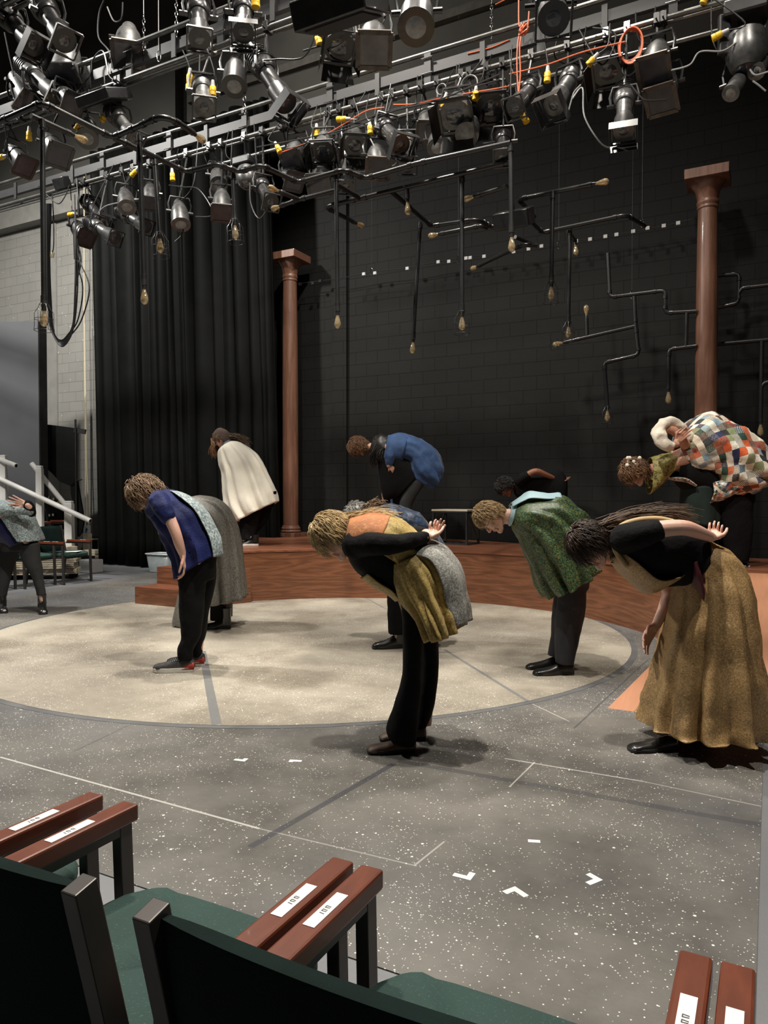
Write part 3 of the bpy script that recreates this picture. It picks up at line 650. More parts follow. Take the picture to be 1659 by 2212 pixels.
def frame_sq(mb, c, ax, side, up, w, th=0.012, rim=0.02):
    for a, b in (((-1, -1), (1, -1)), ((1, -1), (1, 1)), ((1, 1), (-1, 1)), ((-1, 1), (-1, -1))):
        mb.beam(c + side * (a[0] * w / 2) + up * (a[1] * w / 2), c + side * (b[0] * w / 2) + up * (b[1] * w / 2), rim, th, ax)
    return mb
KIND = {'leko': 0.58, 'par': 0.36, 'scoop': 0.34, 'mover': 0.42, 'small': 0.3}
CAT = {'leko': ('ellipsoidal_spotlight', 'spotlight'), 'par': ('par_can', 'stage light'), 'scoop': ('fresnel_light', 'stage light'), 'mover': ('moving_head_light', 'moving light'), 'small': ('small_spotlight', 'spotlight')}
NI = 0
def instrument(kind, pb, pf, bat, lab, body=None, frame='gel', size=1.0):
    """kind of lamp, pixel of its back and of its front, the batten it hangs from"""
    global NI; NI += 1
    Y, zb = BAT[bat][0], BAT[bat][1]
    yb = Y + (0.0 if kind == 'mover' else (NI % 3 - 1.15) * 0.13)
    L = KIND[kind] * size
    t = 0.0
    while t < 0.95:
        p0, p1 = onY(*pb, yb + t * L * 0.5), onY(*pf, yb - t * L * 0.5)
        if (p1 - p0).length >= L: break
        t += 0.05
    s = max(0.75, min(1.7, (p1 - p0).length / KIND[kind]))
    ax = (p1 - p0).normalized(); side = ax.cross(UPZ)
    side = side.normalized() if side.length > 0.15 else RGT.copy(); up = side.cross(ax).normalized()
    if up.z < 0: up = -up
    B = body or (M_BLKMETAL if NI % 2 else M_GREYMETAL)
    mid = p0 + ax * (L * 0.42 if kind != 'mover' else 0.1)
    root = thing(CAT[kind][0], lab, CAT[kind][1], p0, 'stage lights hung from the battens')
    def at(x): return p0 + ax * (x * s)
    r = 0.09 * s
    if kind == 'leko':
        obj('housing', MB().lathe([(0.03 * s, 0), (0.06 * s, 0.01 * s), (0.085 * s, 0.06 * s), (0.09 * s, 0.15 * s), (0.082 * s, 0.19 * s), (0.086 * s, 0.195 * s), (0.086 * s, 0.21 * s), (0.07 * s, 0.23 * s)], p0, ax, 22), B, root)
        obj('cap', MB().lathe([(0.035 * s, -0.09 * s), (0.045 * s, -0.08 * s), (0.045 * s, 0.0), (0.055 * s, 0.02 * s)], p0, ax, 16), M_BLKMETAL, root)
        obj('barrel', MB().lathe([(0.062 * s, 0.22 * s), (0.062 * s, 0.40 * s), (0.068 * s, 0.405 * s), (0.078 * s, 0.43 * s), (0.078 * s, 0.56 * s), (0.082 * s, 0.565 * s), (0.082 * s, 0.58 * s), (0.072 * s, 0.58 * s)], p0, ax, 22), B, root)
        fins = MB()
        for k in range(5): fins.lathe([(0.084 * s, (0.03 + 0.025 * k) * s), (0.096 * s, (0.032 + 0.025 * k) * s), (0.096 * s, (0.038 + 0.025 * k) * s), (0.084 * s, (0.04 + 0.025 * k) * s)], p0, ax, 20)
        obj('cooling_fins', fins, M_BLKMETAL, root)['kind'] = 'stuff'
        obj('lens', MB().lathe([(0.07 * s, 0.565 * s), (0.05 * s, 0.578 * s), (0.02 * s, 0.583 * s)], p0, ax, 20), M_LENS, root)
        w = 0.18 * s; fc = at(0.60)
        obj('gel_frame', frame_sq(MB(), fc, ax, side, up, w, 0.02 * s, 0.012 * s), M_BLKMETAL if frame != 'rust' else M_GELRUST, root, smooth=False)
        if frame == 'box':
            obj('top_hat', MB().add([fc + side * (a * 0.11 * s) + up * (b * 0.11 * s) + ax * c * s for c in (0, 0.08) for a, b in ((-1, -1), (1, -1), (1, 1), (-1, 1))],
                [(0, 4, 5, 1), (1, 5, 6, 2), (2, 6, 7, 3), (3, 7, 4, 0)]), M_BLKMETAL, root, smooth=False, solid=0.004)
    elif kind in ('par', 'small'):
        k = 1.0 if kind == 'par' else 0.62
        obj('housing', MB().lathe([(0.035 * s * k, -0.03 * s), (0.055 * s * k, 0), (0.06 * s * k, 0.03 * s), (0.09 * s * k, 0.12 * s), (0.10 * s * k, 0.20 * s), (0.10 * s * k, 0.32 * s), (0.108 * s * k, 0.325 * s), (0.108 * s * k, 0.345 * s), (0.09 * s * k, 0.345 * s)], p0, ax, 24), B, root)
        vents = MB()
        for i in range(3):
            for j in range(9):
                a = 2 * pi * j / 9 + i * 0.35; c = at(0.07 + 0.03 * i) + (side * cos(a) + up * sin(a)) * ((0.068 + 0.009 * i) * s * k)
                vents.ball(c, 0.007 * s, 6)
        v_ = obj('vent_holes', vents, M_BLACK, root); v_['kind'] = 'stuff'
        obj('lens', MB().lathe([(0.088 * s * k, 0.33 * s), (0.06 * s * k, 0.345 * s), (0.02 * s * k, 0.352 * s)], p0, ax, 22), M_LENSMILKY if frame == 'open' else M_LENS, root)
        if frame in ('gel', 'rust', 'pale'):
            w = 0.215 * s * k; fc = at(0.365); m_ = {'gel': M_BLKMETAL, 'rust': M_GELRUST, 'pale': M_GELRUST}[frame]
            obj('gel_frame', frame_sq(MB(), fc, ax, side, up, w, 0.014 * s, 0.030 * s), m_, root, smooth=False)
            g = MB().box((0, 0, 0), (0, 0, 0)); g = MB().beam(fc - ax * 0.002, fc + ax * 0.002, w * 0.92, w * 0.92, up)
            obj('gel', g, {'gel': M_GEL, 'rust': M_GEL, 'pale': M_GELPALE}[frame], root, smooth=False)
    elif kind == 'scoop':
        obj('housing', MB().lathe([(0.04 * s, 0), (0.07 * s, 0.015 * s), (0.085 * s, 0.05 * s), (0.085 * s, 0.13 * s), (0.105 * s, 0.17 * s), (0.115 * s, 0.24 * s), (0.118 * s, 0.26 * s), (0.10 * s, 0.26 * s)], p0, ax, 22), B, root)
        obj('lens', MB().lathe([(0.10 * s, 0.25 * s), (0.06 * s, 0.262 * s), (0.02 * s, 0.268 * s)], p0, ax, 20), M_LENS, root)
        fc = at(0.27)
        obj('gel_frame', frame_sq(MB(), fc, ax, side, up, 0.24 * s, 0.012, 0.03 * s), M_BLKMETAL, root, smooth=False)
        for i, (e1, e2) in enumerate(((side, up), (-side, up), (up, side), (-up, side))):
            a, b = fc + e1 * 0.12 * s, fc + e1 * (0.16 if i < 2 else 0.19) * s + ax * 0.13 * s
            obj('barn_door', MB().add([a - e2 * 0.11 * s, a + e2 * 0.11 * s, b + e2 * 0.13 * s, b - e2 * 0.13 * s], [(0, 1, 2, 3)]), M_BLKMETAL, root, smooth=False, solid=0.003)
    elif kind == 'mover':
        obj('base', MB().box(p0 + V((0, 0, 0.0)), (0.32 * s, 0.3 * s, 0.12 * s)), M_BLKMETAL, root, bevel=0.015)
        obj('head', MB().lathe([(0.09 * s, 0.16 * s), (0.14 * s, 0.18 * s), (0.155 * s, 0.28 * s), (0.15 * s, 0.36 * s), (0.12 * s, 0.44 * s), (0.10 * s, 0.46 * s)], p0, ax, 20), M_GREYMETAL, root)
        obj('lens', MB().lathe([(0.095 * s, 0.455 * s), (0.05 * s, 0.475 * s), (0.01 * s, 0.48 * s)], p0, ax, 20), M_LENS, root)
        for e in (-1, 1): obj('yoke_arm', MB().beam(p0 + RGT * (0.175 * s * e) - UPZ * 0.02, p0 + RGT * (0.175 * s * e) - UPZ * 0.33 * s, 0.05 * s, 0.09 * s, RGT), M_BLKMETAL, root, smooth=False, bevel=0.01)
    hang = V((mid.x, Y, zb))
    if kind != 'mover':
        rr = 0.115 * s if kind != 'leko' else 0.105 * s
        dn = 1 if mid.z <= zb + 0.02 else -1
        top = mid + UPZ * dn * (rr + 0.05)
        hs = V((side.x, side.y, 0)); hs = hs.normalized() if hs.length > 0.1 else RGT
        yk = [mid + side * rr, mid + side * (rr + 0.012) + UPZ * dn * rr * 0.7, top + side * rr * 0.9, top - side * rr * 0.9, mid - side * (rr + 0.012) + UPZ * dn * rr * 0.7, mid - side * rr]
        obj('yoke', MB().tube(yk, 0.011 * s, 6), M_BLKMETAL, root)
        for e in (1, -1): obj('yoke_knob', MB().cyl(mid + side * e * (rr - 0.02), mid + side * e * (rr + 0.035), 0.018, n=8), M_BLKMETAL, root)
        if (hang - top).length > 0.03: obj('hanging_stem', MB().cyl(top, hang, 0.012, n=8), M_BLKMETAL, root)
    else: obj('hanging_stem', MB().cyl(p0 + UPZ * 0.05, hang + UPZ * 0.0, 0.02, n=8), M_BLKMETAL, root)
    obj('clamp', MB().box(hang, (0.05, 0.085, 0.085)).cyl(hang + V((0, -0.08, -0.02)), hang + V((0, 0.0, -0.02)), 0.007), M_CHROME if NI % 3 == 0 else M_BLKMETAL, root, bevel=0.006)
    # its own short tail of cable up to the raceway
    a = p0.copy(); b = V((mid.x + RND.uniform(-.25, .25), Y, zb + 0.12)); m1 = (a + b) / 2 + V((RND.uniform(-.12, .12), -0.05, -RND.uniform(0.05, 0.22)))
    obj('cable', MB().tube([V(p) for p in spline([a, m1, b], 8)], 0.006, 5), M_CABLE, root)
    return root

INS = [
 ('par', (155, 100), (137, 168), 'B', 'perforated silver can light with a large square frame, upper left', M_GREYMETAL, 'gel', 1.3),
 ('par', (279, 62), (276, 120), 'B', 'can light with a pale square gel hanging beside the left chains', M_GREYMETAL, 'pale', 1.2),
 ('leko', (48, 140), (122, 205), 'B', 'silver spotlight pointing down right, left of the large perforated can', M_GREYMETAL, 'gel', 1.0),
 ('par', (30, 165), (62, 222), 'B', 'scuffed can light near the left edge under the silver spotlight', M_GREYMETAL, 'gel', 1.0),
 ('leko', (4, 20), (72, 98), 'E', 'big dark spotlight cropped by the upper left corner', M_BLKMETAL, 'box', 1.0),
 ('leko', (85, 0), (140, 88), 'E', 'dark spotlight angled over the perforated can, upper left', M_BLKMETAL, 'gel', 1.0),
 ('leko', (428, 0), (431, 84), 'E', 'wide black spotlight hanging straight down beside the hanging wires', M_BLKMETAL, 'gel', 0.9),
 ('leko', (527, 2), (526, 70), 'E', 'black spotlight with a yellow-edged front at the top, right of the wide one', M_BLKMETAL, 'box', 0.8),
 ('leko', (438, 178), (441, 232), 'B', 'spotlight with its lens towards the stage between two yellow plugs', M_GREYMETAL, 'open', 1.0),
 ('par', (510, 132), (506, 190), 'B', 'smooth black can light hanging left of the long angled spotlight', M_BLKMETAL, 'open', 1.0),
 ('par', (24, 320), (54, 360), 'B', 'can light at the left edge below the battens', M_GREYMETAL, 'gel', 1.0),
 ('par', (102, 298), (128, 336), 'B', 'can light just right of the leftmost drop pipe', M_GREYMETAL, 'gel', 1.0),
 ('leko', (240, 236), (290, 300), 'B', 'ribbed spotlight angled down behind the long pipe, left part', M_GREYMETAL, 'gel', 1.0),
 ('par', (192, 262), (188, 302), 'B', 'can light with a round pale lens behind the left pipes', M_BLKMETAL, 'open', 1.0),
 ('par', (130, 196), (158, 224), 'B', 'short dark can light under the large perforated can', M_BLKMETAL, 'gel', 0.9),
 ('leko', (550, 116), (618, 224), 'B', 'long black spotlight angled steeply over the top of the curtain', M_BLKMETAL, 'box', 1.1),
 ('par', (903, 2), (898, 62), 'E', 'large smooth black can light at the top centre', M_BLKMETAL, 'open', 1.0),
 ('par', (806, 60), (808, 108), 'B', 'can light with a scorched square frame under the top centre flood', M_GREYMETAL, 'pale', 1.1),
 ('scoop', (727, 62), (736, 116), 'B', 'dark box-fronted light beside the can with the scorched frame', M_BLKMETAL, 'gel', 1.0),
 ('par', (648, 304), (630, 346), 'A', 'perforated can light with a square frame above the bent pipe', M_GREYMETAL, 'gel', 1.0),
 ('scoop', (703, 293), (696, 338), 'A', 'grey light with open doors right of the square-framed can', M_GREYMETAL, 'gel', 1.0),
 ('scoop', (764, 286), (768, 324), 'A', 'grey spotlight with a dark front above the upright tube light', M_GREYMETAL, 'gel', 1.0),
 ('leko', (750, 318), (747, 402), 'A', 'upright ribbed spotlight with its nose below the bent pipe', M_BLKMETAL, 'gel', 1.0),
 ('leko', (818, 264), (866, 313), 'A', 'glossy black spotlight pointing down right at the centre of the rig', M_BLKMETAL, 'box', 1.1),
 ('leko', (880, 288), (880, 356), 'A', 'grey spotlight pointing straight down beside the glossy one', M_GREYMETAL, 'gel', 1.0),
 ('par', (920, 243), (925, 285), 'A', 'silver can light with a scorched plate over its front, centre of the rig', M_GREYMETAL, 'pale', 1.0),
 ('scoop', (993, 215), (980, 262), 'A', 'silver light with a broad black door left of the perforated one', M_GREYMETAL, 'gel', 1.2),
 ('par', (1020, 256), (1008, 292), 'A', 'perforated silver can light with no frame behind the broad black doors', M_GREYMETAL, 'open', 1.0),
 ('scoop', (1064, 200), (1060, 246), 'A', 'tall black light with open doors left of the orange hanging cord', M_BLKMETAL, 'gel', 1.2),
 ('par', (812, 318), (817, 364), 'A', 'silver spotlight with a flared rusty frame just above the pipe bend', M_GREYMETAL, 'rust', 1.0),
 ('par', (946, 288), (944, 322), 'A', 'small bright silver can light tucked behind the long pipe', M_GREYMETAL, 'open', 0.9),
 ('par', (616, 366), (636, 392), 'A', 'short silver light below the pipe, left of the taped one', M_GREYMETAL, 'gel', 0.9),
 ('par', (700, 362), (688, 400), 'A', 'square-framed light hanging below the pipe with shiny tape on top', M_GREYMETAL, 'gel', 1.0),
 ('leko', (1088, 285), (1086, 340), 'A', 'dark ribbed spotlight above the end of the long horizontal pipe', M_BLKMETAL, 'gel', 0.9),
 ('leko', (1185, -8), (1196, 40), 'E', 'dark spotlight cropped at the top edge, right of centre', M_BLKMETAL, 'gel', 1.0),
 ('leko', (1160, 178), (1112, 232), 'A', 'black spotlight pointing down left by the orange hanging cord', M_BLKMETAL, 'gel', 1.0),
 ('leko', (1248, 148), (1196, 228), 'A', 'long grey spotlight with a large black box front pointing down left', M_GREYMETAL, 'box', 1.1),
 ('scoop', (1318, 112), (1312, 170), 'A', 'black bell-shaped light with a bright white plate, left of the orange coil', M_BLKMETAL, 'gel', 1.1),
 ('leko', (1350, 188), (1347, 284), 'A', 'upright spotlight with a wide square front hanging below the orange coil', M_GREYMETAL, 'box', 1.0),
 ('par', (1424, 96), (1412, 152), 'A', 'upper of two silver can lights with rusty square plates, right', M_GREYMETAL, 'rust', 1.1),
 ('par', (1444, 162), (1428, 216), 'A', 'lower of two silver can lights with rusty square plates, right', M_GREYMETAL, 'rust', 1.1),
 ('mover', (1612, 28), (1612, 140), 'A', 'large moving head light hanging at the upper right', M_GREYMETAL, 'gel', 1.0),
 ('small', (1606, 158), (1582, 196), 'A', 'small silver cylinder light below the large moving head', M_GREYMETAL, 'open', 1.0),
 ('small', (1652, 118), (1636, 150), 'A', 'small silver light at the right edge beside the moving head', M_GREYMETAL, 'open', 1.0),
 ('par', (269, 412), (275, 450), 'A', 'can light with a round pale lens in front of the curtain\'s left part', M_GREYMETAL, 'open', 1.0),
 ('par', (324, 400), (325, 440), 'A', 'can light hanging over the curtain between two drop pipes', M_GREYMETAL, 'gel', 0.9),
 ('leko', (186, 432), (222, 478), 'A', 'black spotlight with a square front at the top of the cable loop', M_BLKMETAL, 'box', 1.0),
 ('leko', (192, 480), (248, 514), 'A', 'ribbed spotlight pointing right below the square-fronted one', M_GREYMETAL, 'gel', 1.0),
 ('par', (158, 480), (186, 514), 'A', 'lowest silver can light at the cable loop, pointing down right', M_GREYMETAL, 'gel', 1.0),
 ('leko', (260, 458), (316, 490), 'A', 'grey spotlight lying nearly level in front of the curtain', M_GREYMETAL, 'gel', 1.0),
 ('par', (386, 438), (391, 488), 'A', 'mottled silver can light alone in front of the curtain', M_GREYMETAL, 'open', 1.0),
 ('par', (479, 412), (480, 460), 'A', 'can light with a blue-tinted front in front of the curtain', M_GREYMETAL, 'gel', 1.0),
 ('par', (469, 366), (473, 400), 'A', 'can light with a round pale lens above the drop pipe bend', M_GREYMETAL, 'open', 0.9),
 ('mover', (532, 352), (533, 392), 'A', 'small moving head light half hidden by the bent pipe', M_BLKMETAL, 'gel', 0.7),
 ('leko', (558, 390), (586, 436), 'A', 'black spotlight over the curtain\'s right edge, beside two bare bulbs', M_BLKMETAL, 'gel', 1.0),
]
for a in INS: instrument(*a)

# flood boxes
def flood(u, v, Y, w, h, dd, lab, bat):
    c = onY(u, v, Y); t = thing('flood_light', lab, 'flood light', c, 'dark rectangular flood lights')
    M = Matrix.Rotation(radians(25), 3, 'X')
    obj('housing', MB().box(c, (w, dd, h), M), M_BLKMETAL, t, bevel=0.01)
    obj('reflector', MB().box(c + M @ V((0, -0.0, -h / 2 - 0.004)), (w * 0.8, dd * 0.75, 0.006), M), M_RACE, t, smooth=False)
    obj('hanging_stem', MB().cyl(c + UPZ * h * 0.3, V((c.x, BAT[bat][0], BAT[bat][1])), 0.014, n=8), M_BLKMETAL, t)
flood(225, 212, 5.1, 0.42, 0.10, 0.34, 'dark rectangular flood light hanging low at the upper left', 'B')
flood(735, 18, 3.9, 0.50, 0.16, 0.36, 'large dark rectangular flood light at the top centre', 'E')
flood(1110, 472, 7.2, 0.36, 0.16, 0.26, 'dark rectangular box on the pipe frame right of centre', 'A')
flood(134, 396, 6.5, 0.20, 0.14, 0.12, 'pale-topped junction box at the left end of the long batten', 'A')
flood(692, 368, 6.55, 0.14, 0.05, 0.10, 'small reflective box wrapped in shiny tape above the bent pipe', 'A')

# yellow plugs
def plug(u1, v1, u2, v2, Y, lab):
    a, b = onY(u1, v1, Y), onY(u2, v2, Y); t = thing('cable_plug', lab, 'plug', a, 'yellow cable plugs in the rig')
    L = (b - a).length; z = (b - a).normalized()
    obj('body', MB().lathe([(0.022, 0), (0.028, 0.1 * L), (0.028, 0.55 * L), (0.024, 0.6 * L), (0.03, 0.65 * L), (0.03, L)], a, z, 12), M_YELLOW, t)
    obj('collar', MB().lathe([(0.014, -0.05), (0.02, 0), (0.02, 0.01)], a, z, 10), M_GREYW, t)
    e = V((a.x + RND.uniform(-.15, .15), Y, max(a.z + 0.1, BAT['A'][1]))) if a.z < 5.25 else a + V((RND.uniform(.2, .4), 0, -0.05))
    obj('lead', MB().tube([V(p) for p in spline([a - z * 0.04, a - z * 0.12 + V((RND.uniform(-.06, .06), 0, 0)), e], 6)], 0.006, 5), M_CABLE, t)
PL = [(63, 284, 63, 303, 5.15, 'yellow plug by the leftmost can light'), (170, 270, 165, 280, 5.15, 'yellow plug beside the left bare bulb'), (225, 250, 219, 262, 5.15, 'yellow plug behind the left bent pipe'),
      (410, 160, 408, 196, 5.1, 'tall yellow plug left of the lens-forward spotlight'), (460, 186, 460, 207, 5.1, 'yellow plug right of the lens-forward spotlight'), (686, 78, 691, 96, 5.1, 'yellow plug over the upper batten near the centre'),
      (722, 82, 720, 93, 5.1, 'yellow label plug beside the dark box-fronted light'), (598, 315, 605, 329, 6.5, 'yellow plug left of the square-framed can'), (684, 278, 684, 297, 6.5, 'yellow plug above the light with open doors'),
      (748, 257, 729, 258, 6.5, 'yellow plug lying level along the batten'), (799, 271, 800, 289, 6.5, 'yellow plug above a bare bulb at the centre'), (962, 212, 957, 233, 6.5, 'yellow plug left of the broad black doors'),
      (1028, 198, 1027, 216, 6.5, 'yellow plug under the looped grey cable'), (1183, 155, 1182, 177, 6.5, 'yellow plug right of the orange hanging cord'), (1283, 126, 1270, 141, 6.5, 'yellow plug left of the bell-shaped light'),
      (1128, 246, 1138, 264, 6.4, 'yellow plug hanging at the end of the orange cord'), (1560, 72, 1538, 84, 6.5, 'yellow plug left of the large moving head'), (294, 368, 284, 380, 6.5, 'yellow plug at the upper left of the curtain'),
      (372, 373, 373, 390, 6.5, 'yellow plug between the two left drop pipes over the curtain'), (160, 462, 149, 464, 6.5, 'yellow plug at the top of the cable loop'), (8, 338, 0, 340, 5.1, 'yellow plug cropped by the left edge'),
      (552, -4, 552, 16, 3.9, 'yellow plug at the top edge over the long angled spotlight'), (1524, -4, 1518, 8, 6.6, 'yellow plug at the top edge left of the moving head')]
for p in PL: plug(*p)

# ---------------------------------------------------------------- pipe-and-bulb light fixtures
ZF = 4.3
def P4(pts, z=ZF): return [onZ(u, v, z) for u, v in pts]
def pipe_run(pts, root, r=0.023, name='pipe_section', couplings=True):
    pts = [V(p) for p in pts]
    # round the bends a little
    q = [pts[0]]
    for i in range(1, len(pts) - 1):
        a, b, c = pts[i - 1], pts[i], pts[i + 1]
        d = min(0.05, (a - b).length * 0.4, (c - b).length * 0.4)
        q += [b + (a - b).normalized() * d, b + ((a - b).normalized() + (c - b).normalized()) * d * 0.27, b + (c - b).normalized() * d]
    q.append(pts[-1])
    s = obj(name, MB().tube(q, r, 12), M_PIPE, root)
    if couplings:
        for i in range(1, len(pts) - 1):
            for e in (pts[i - 1], pts[i + 1]):
                if (e - pts[i]).length < 0.12: continue
                z = (e - pts[i]).normalized(); c = pts[i] + z * 0.06
                obj('coupling', MB().lathe([(r, -0.012), (r + 0.006, -0.01), (r + 0.006, 0.03), (r, 0.032)], c, z, 12), M_PIPE, s)
    return s
def bulb(p, z, parent, cage=False, s=1.0):
    """amber squirrel-cage bulb: socket at p pointing along z"""
    p = V(p); z = V(z).normalized()
    obj('socket', MB().lathe([(0.026, -0.03), (0.026, 0.015), (0.02, 0.02), (0.018, 0.05)], p, z, 14), M_BLKMETAL, parent)
    b = p + z * 0.045
    obj('bulb_glass', MB().lathe([(0.013 * s, 0), (0.015 * s, 0.02 * s), (0.024 * s, 0.05 * s), (0.031 * s, 0.085 * s), (0.032 * s, 0.10 * s), (0.027 * s, 0.118 * s), (0.014 * s, 0.13 * s), (0.005 * s, 0.134 * s)], b, z, 16), M_AMBER, parent)
    x = z.orthogonal().normalized(); y = z.cross(x); fm = []
    for k in range(13):
        a = 2 * pi * k / 12; rr = 0.012 * s + (0.004 * s if k % 2 else 0)
        fm.append(b + z * ((0.035 if k % 2 else 0.095) * s) + (x * cos(a) + y * sin(a)) * rr)
    obj('filament', MB().tube(fm, 0.0022, 4).cyl(b, b + z * 0.06 * s, 0.004, 0.002, n=6), M_FILAMENT, parent)
    if cage:
        mb = MB(); R1, R2 = 0.034, 0.072
        for k in range(6):
            a = 2 * pi * k / 6; d = x * cos(a) + y * sin(a)
            mb.tube([p + d * R1, p + z * 0.03 + d * 0.045, p + z * 0.07 + d * R2, p + z * 0.17 + d * R2, p + z * 0.21 + d * (R2 + 0.004)], 0.0022, 5)
        for h, rr in ((0.0, R1), (0.12, R2), (0.21, R2 + 0.004)):
            mb.tube([p + z * h + (x * cos(2 * pi * k / 20) + y * sin(2 * pi * k / 20)) * rr for k in range(21)], 0.0022, 5)
        obj('wire_cage', mb, M_BLKMETAL, parent)
def drop(uv0, uv1, root, cage=False, z0=ZF, r=0.021):
    """straight drop pipe from the frame at pixel uv0 down to pixel uv1"""
    a = onZ(uv0[0], uv0[1], z0); r_ = ray(*uv1); d = depth(a); b = atd(uv1[0], uv1[1], d)
    b = V((a.x + (b.x - a.x), a.y + (b.y - a.y), b.z))
    s = obj('drop_pipe', MB().tube([a, b], r, 12), M_PIPE, root)
    z = (b - a).normalized()
    obj('coupling', MB().lathe([(r, 0.02), (r + 0.006, 0.022), (r + 0.006, 0.07), (r, 0.072)], a, z, 12), M_PIPE, s)
    obj('coupling', MB().lathe([(r, -0.05), (r + 0.004, -0.048), (r + 0.004, -0.01), (r, -0.01)], b, z, 12), M_PIPE, s)
    bulb(b + z * 0.02, z, s, cage); return s
def arm_end(run, i, uvb, root):
    p = run[i]; q = run[i + 1] if i == 0 else run[i - 1]
    bulb(p, (p - q), root)

fxA = thing('pipe_light_frame', 'left pipe light frame with long drop pipes and bare amber bulbs', 'pipe light', onZ(243, 297, ZF), 'black pipe light frames')
r1 = P4([(-60, 300), (0, 262), (91, 222), (243, 297), (297, 273), (344, 253), (366, 256), (398, 273), (414, 285)])
s = pipe_run(r1, fxA); bulb(r1[-1], r1[-1] - r1[-2], s)
r2 = P4([(67, 250), (148, 287)]); s = pipe_run(r2, fxA); bulb(r2[-1], r2[-1] - r2[-2], s)
r3 = P4([(243, 297), (260, 304), (324, 334), (402, 371), (469, 354), (516, 371), (564, 357), (645, 394), (742, 367), (790, 385), (900, 353), (1103, 308)])
pipe_run(r3, fxA)
drop((91, 258), (95, 652), fxA, True); drop((301, 288), (311, 606), fxA); drop((334, 340), (344, 498), fxA, True); drop((503, 372), (507, 470), fxA, True)
drop((726, 376), (729, 664), fxA); drop((1103, 310), (1105, 494), fxA)

fxB = thing('pipe_light_frame', 'middle pipe light frame carrying level and hanging amber bulbs', 'pipe light', onZ(776, 429, ZF), 'black pipe light frames')
r = P4([(612, 443), (645, 431), (722, 412)]); s = pipe_run(r, fxB); bulb(r[0], r[0] - r[1], s)
r = P4([(609, 416), (645, 431)]); s = pipe_run(r, fxB); bulb(r[0], r[0] - r[1], s)
pipe_run(P4([(728, 398), (776, 428)]), fxB)
pipe_run(P4([(722, 412), (732, 408)]), fxB)
r = P4([(736, 465), (705, 448), (716, 443), (776, 429), (1100, 350), (1104, 349)]); pipe_run(r, fxB)
r = P4([(730, 462), (764, 479)]); s = pipe_run(r, fxB); bulb(r[1], r[1] - r[0], s)
drop((878, 405), (879, 421), fxB); drop((998, 378), (998, 668), fxB, True); drop((908, 480), (893, 725), fxB)
pipe_run(P4([(845, 414), (932, 488), (1023, 475), (1040, 477), (1060, 490), (1147, 475), (1154, 468)]), fxB)
r = P4([(955, 504), (1040, 487), (1052, 492)]); s = pipe_run(r, fxB); bulb(r[0], r[0] - r[1], s)
r = P4([(1033, 422), (1096, 402)]); s = pipe_run(r, fxB); bulb(r[0], r[0] - r[1], s)
r = P4([(1036, 573), (1130, 528), (1160, 530)], 4.1); s = pipe_run(r, fxB); bulb(r[0], r[0] - r[1], s)

fxC = thing('pipe_light_frame', 'right pipe light frame with a bright bulb at its free end', 'pipe light', onZ(1194, 412, ZF), 'black pipe light frames')
r = P4([(1154, 468), (1120, 430), (1275, 399)]); s = pipe_run(r, fxC); bulb(r[2], r[2] - r[1], s)
drop((1194, 414), (1191, 604), fxC, True)
pipe_run(P4([(1147, 478), (1171, 502), (1343, 466), (1356, 466), (1393, 488)]), fxC)
drop((1231, 494), (1228, 692), fxC, True)
pipe_run(P4([(1113, 512), (1156, 530)]), fxC)
r = P4([(1228, 500), (1242, 520)]); s = pipe_run(r, fxC); bulb(r[1], V((0.1, -0.1, -1)), s)

YB = 9.9
def PY(pts, y=YB): return [onY(u, v, y) for u, v in pts]
fxD = thing('wall_pipe_frame', 'zigzag black pipe frame hanging before the wall left of the right-hand column', 'pipe light', onY(1370, 640, YB), 'black pipe frames before the rear wall')
R_ = 0.026
pipe_run(PY([(1313, 547), (1317, 642), (1427, 628), (1437, 630), (1437, 676), (1505, 672)]), fxD, R_)
s = pipe_run(PY([(1370, 640), (1373, 704), (1380, 766), (1305, 783), (1312, 877)]), fxD, R_); bulb(onY(1312, 879, YB), (0.0, 0, -1), s, True, 1.1)
r = PY([(1373, 704), (1224, 738)]); s = pipe_run(r, fxD, R_); bulb(r[1], r[1] - r[0], s, True, 1.1)
r = PY([(1268, 727), (1267, 690)]); s = pipe_run(r, fxD, R_); bulb(r[1], r[1] - r[0], s, False, 1.1)
pipe_run(PY([(1484, 676), (1482, 748)]), fxD, R_)
s = pipe_run(PY([(1505, 747), (1445, 754), (1444, 835)]), fxD, R_); bulb(onY(1444, 838, YB), (0, 0, -1), s, False, 1.15)
fxE = thing('wall_pipe_frame', 'black pipe frame hanging before the wall right of the tall column', 'pipe light', onY(1600, 650, YB), 'black pipe frames before the rear wall')
pipe_run(PY([(1530, 597), (1597, 591), (1595, 655), (1530, 668)], 10.3), fxE, R_)
pipe_run(PY([(1597, 632), (1603, 622), (1690, 612)], 10.3), fxE, R_)
pipe_run(PY([(1530, 745), (1690, 731)], 10.3), fxE, R_)
s = pipe_run(PY([(1646, 735), (1643, 906)], 10.3), fxE, R_); bulb(onY(1643, 908, 10.3), (0, 0, -1), s, False, 1.15)
pipe_run(PY([(1645, 836), (1652, 826), (1690, 822)], 10.3), fxE, R_)

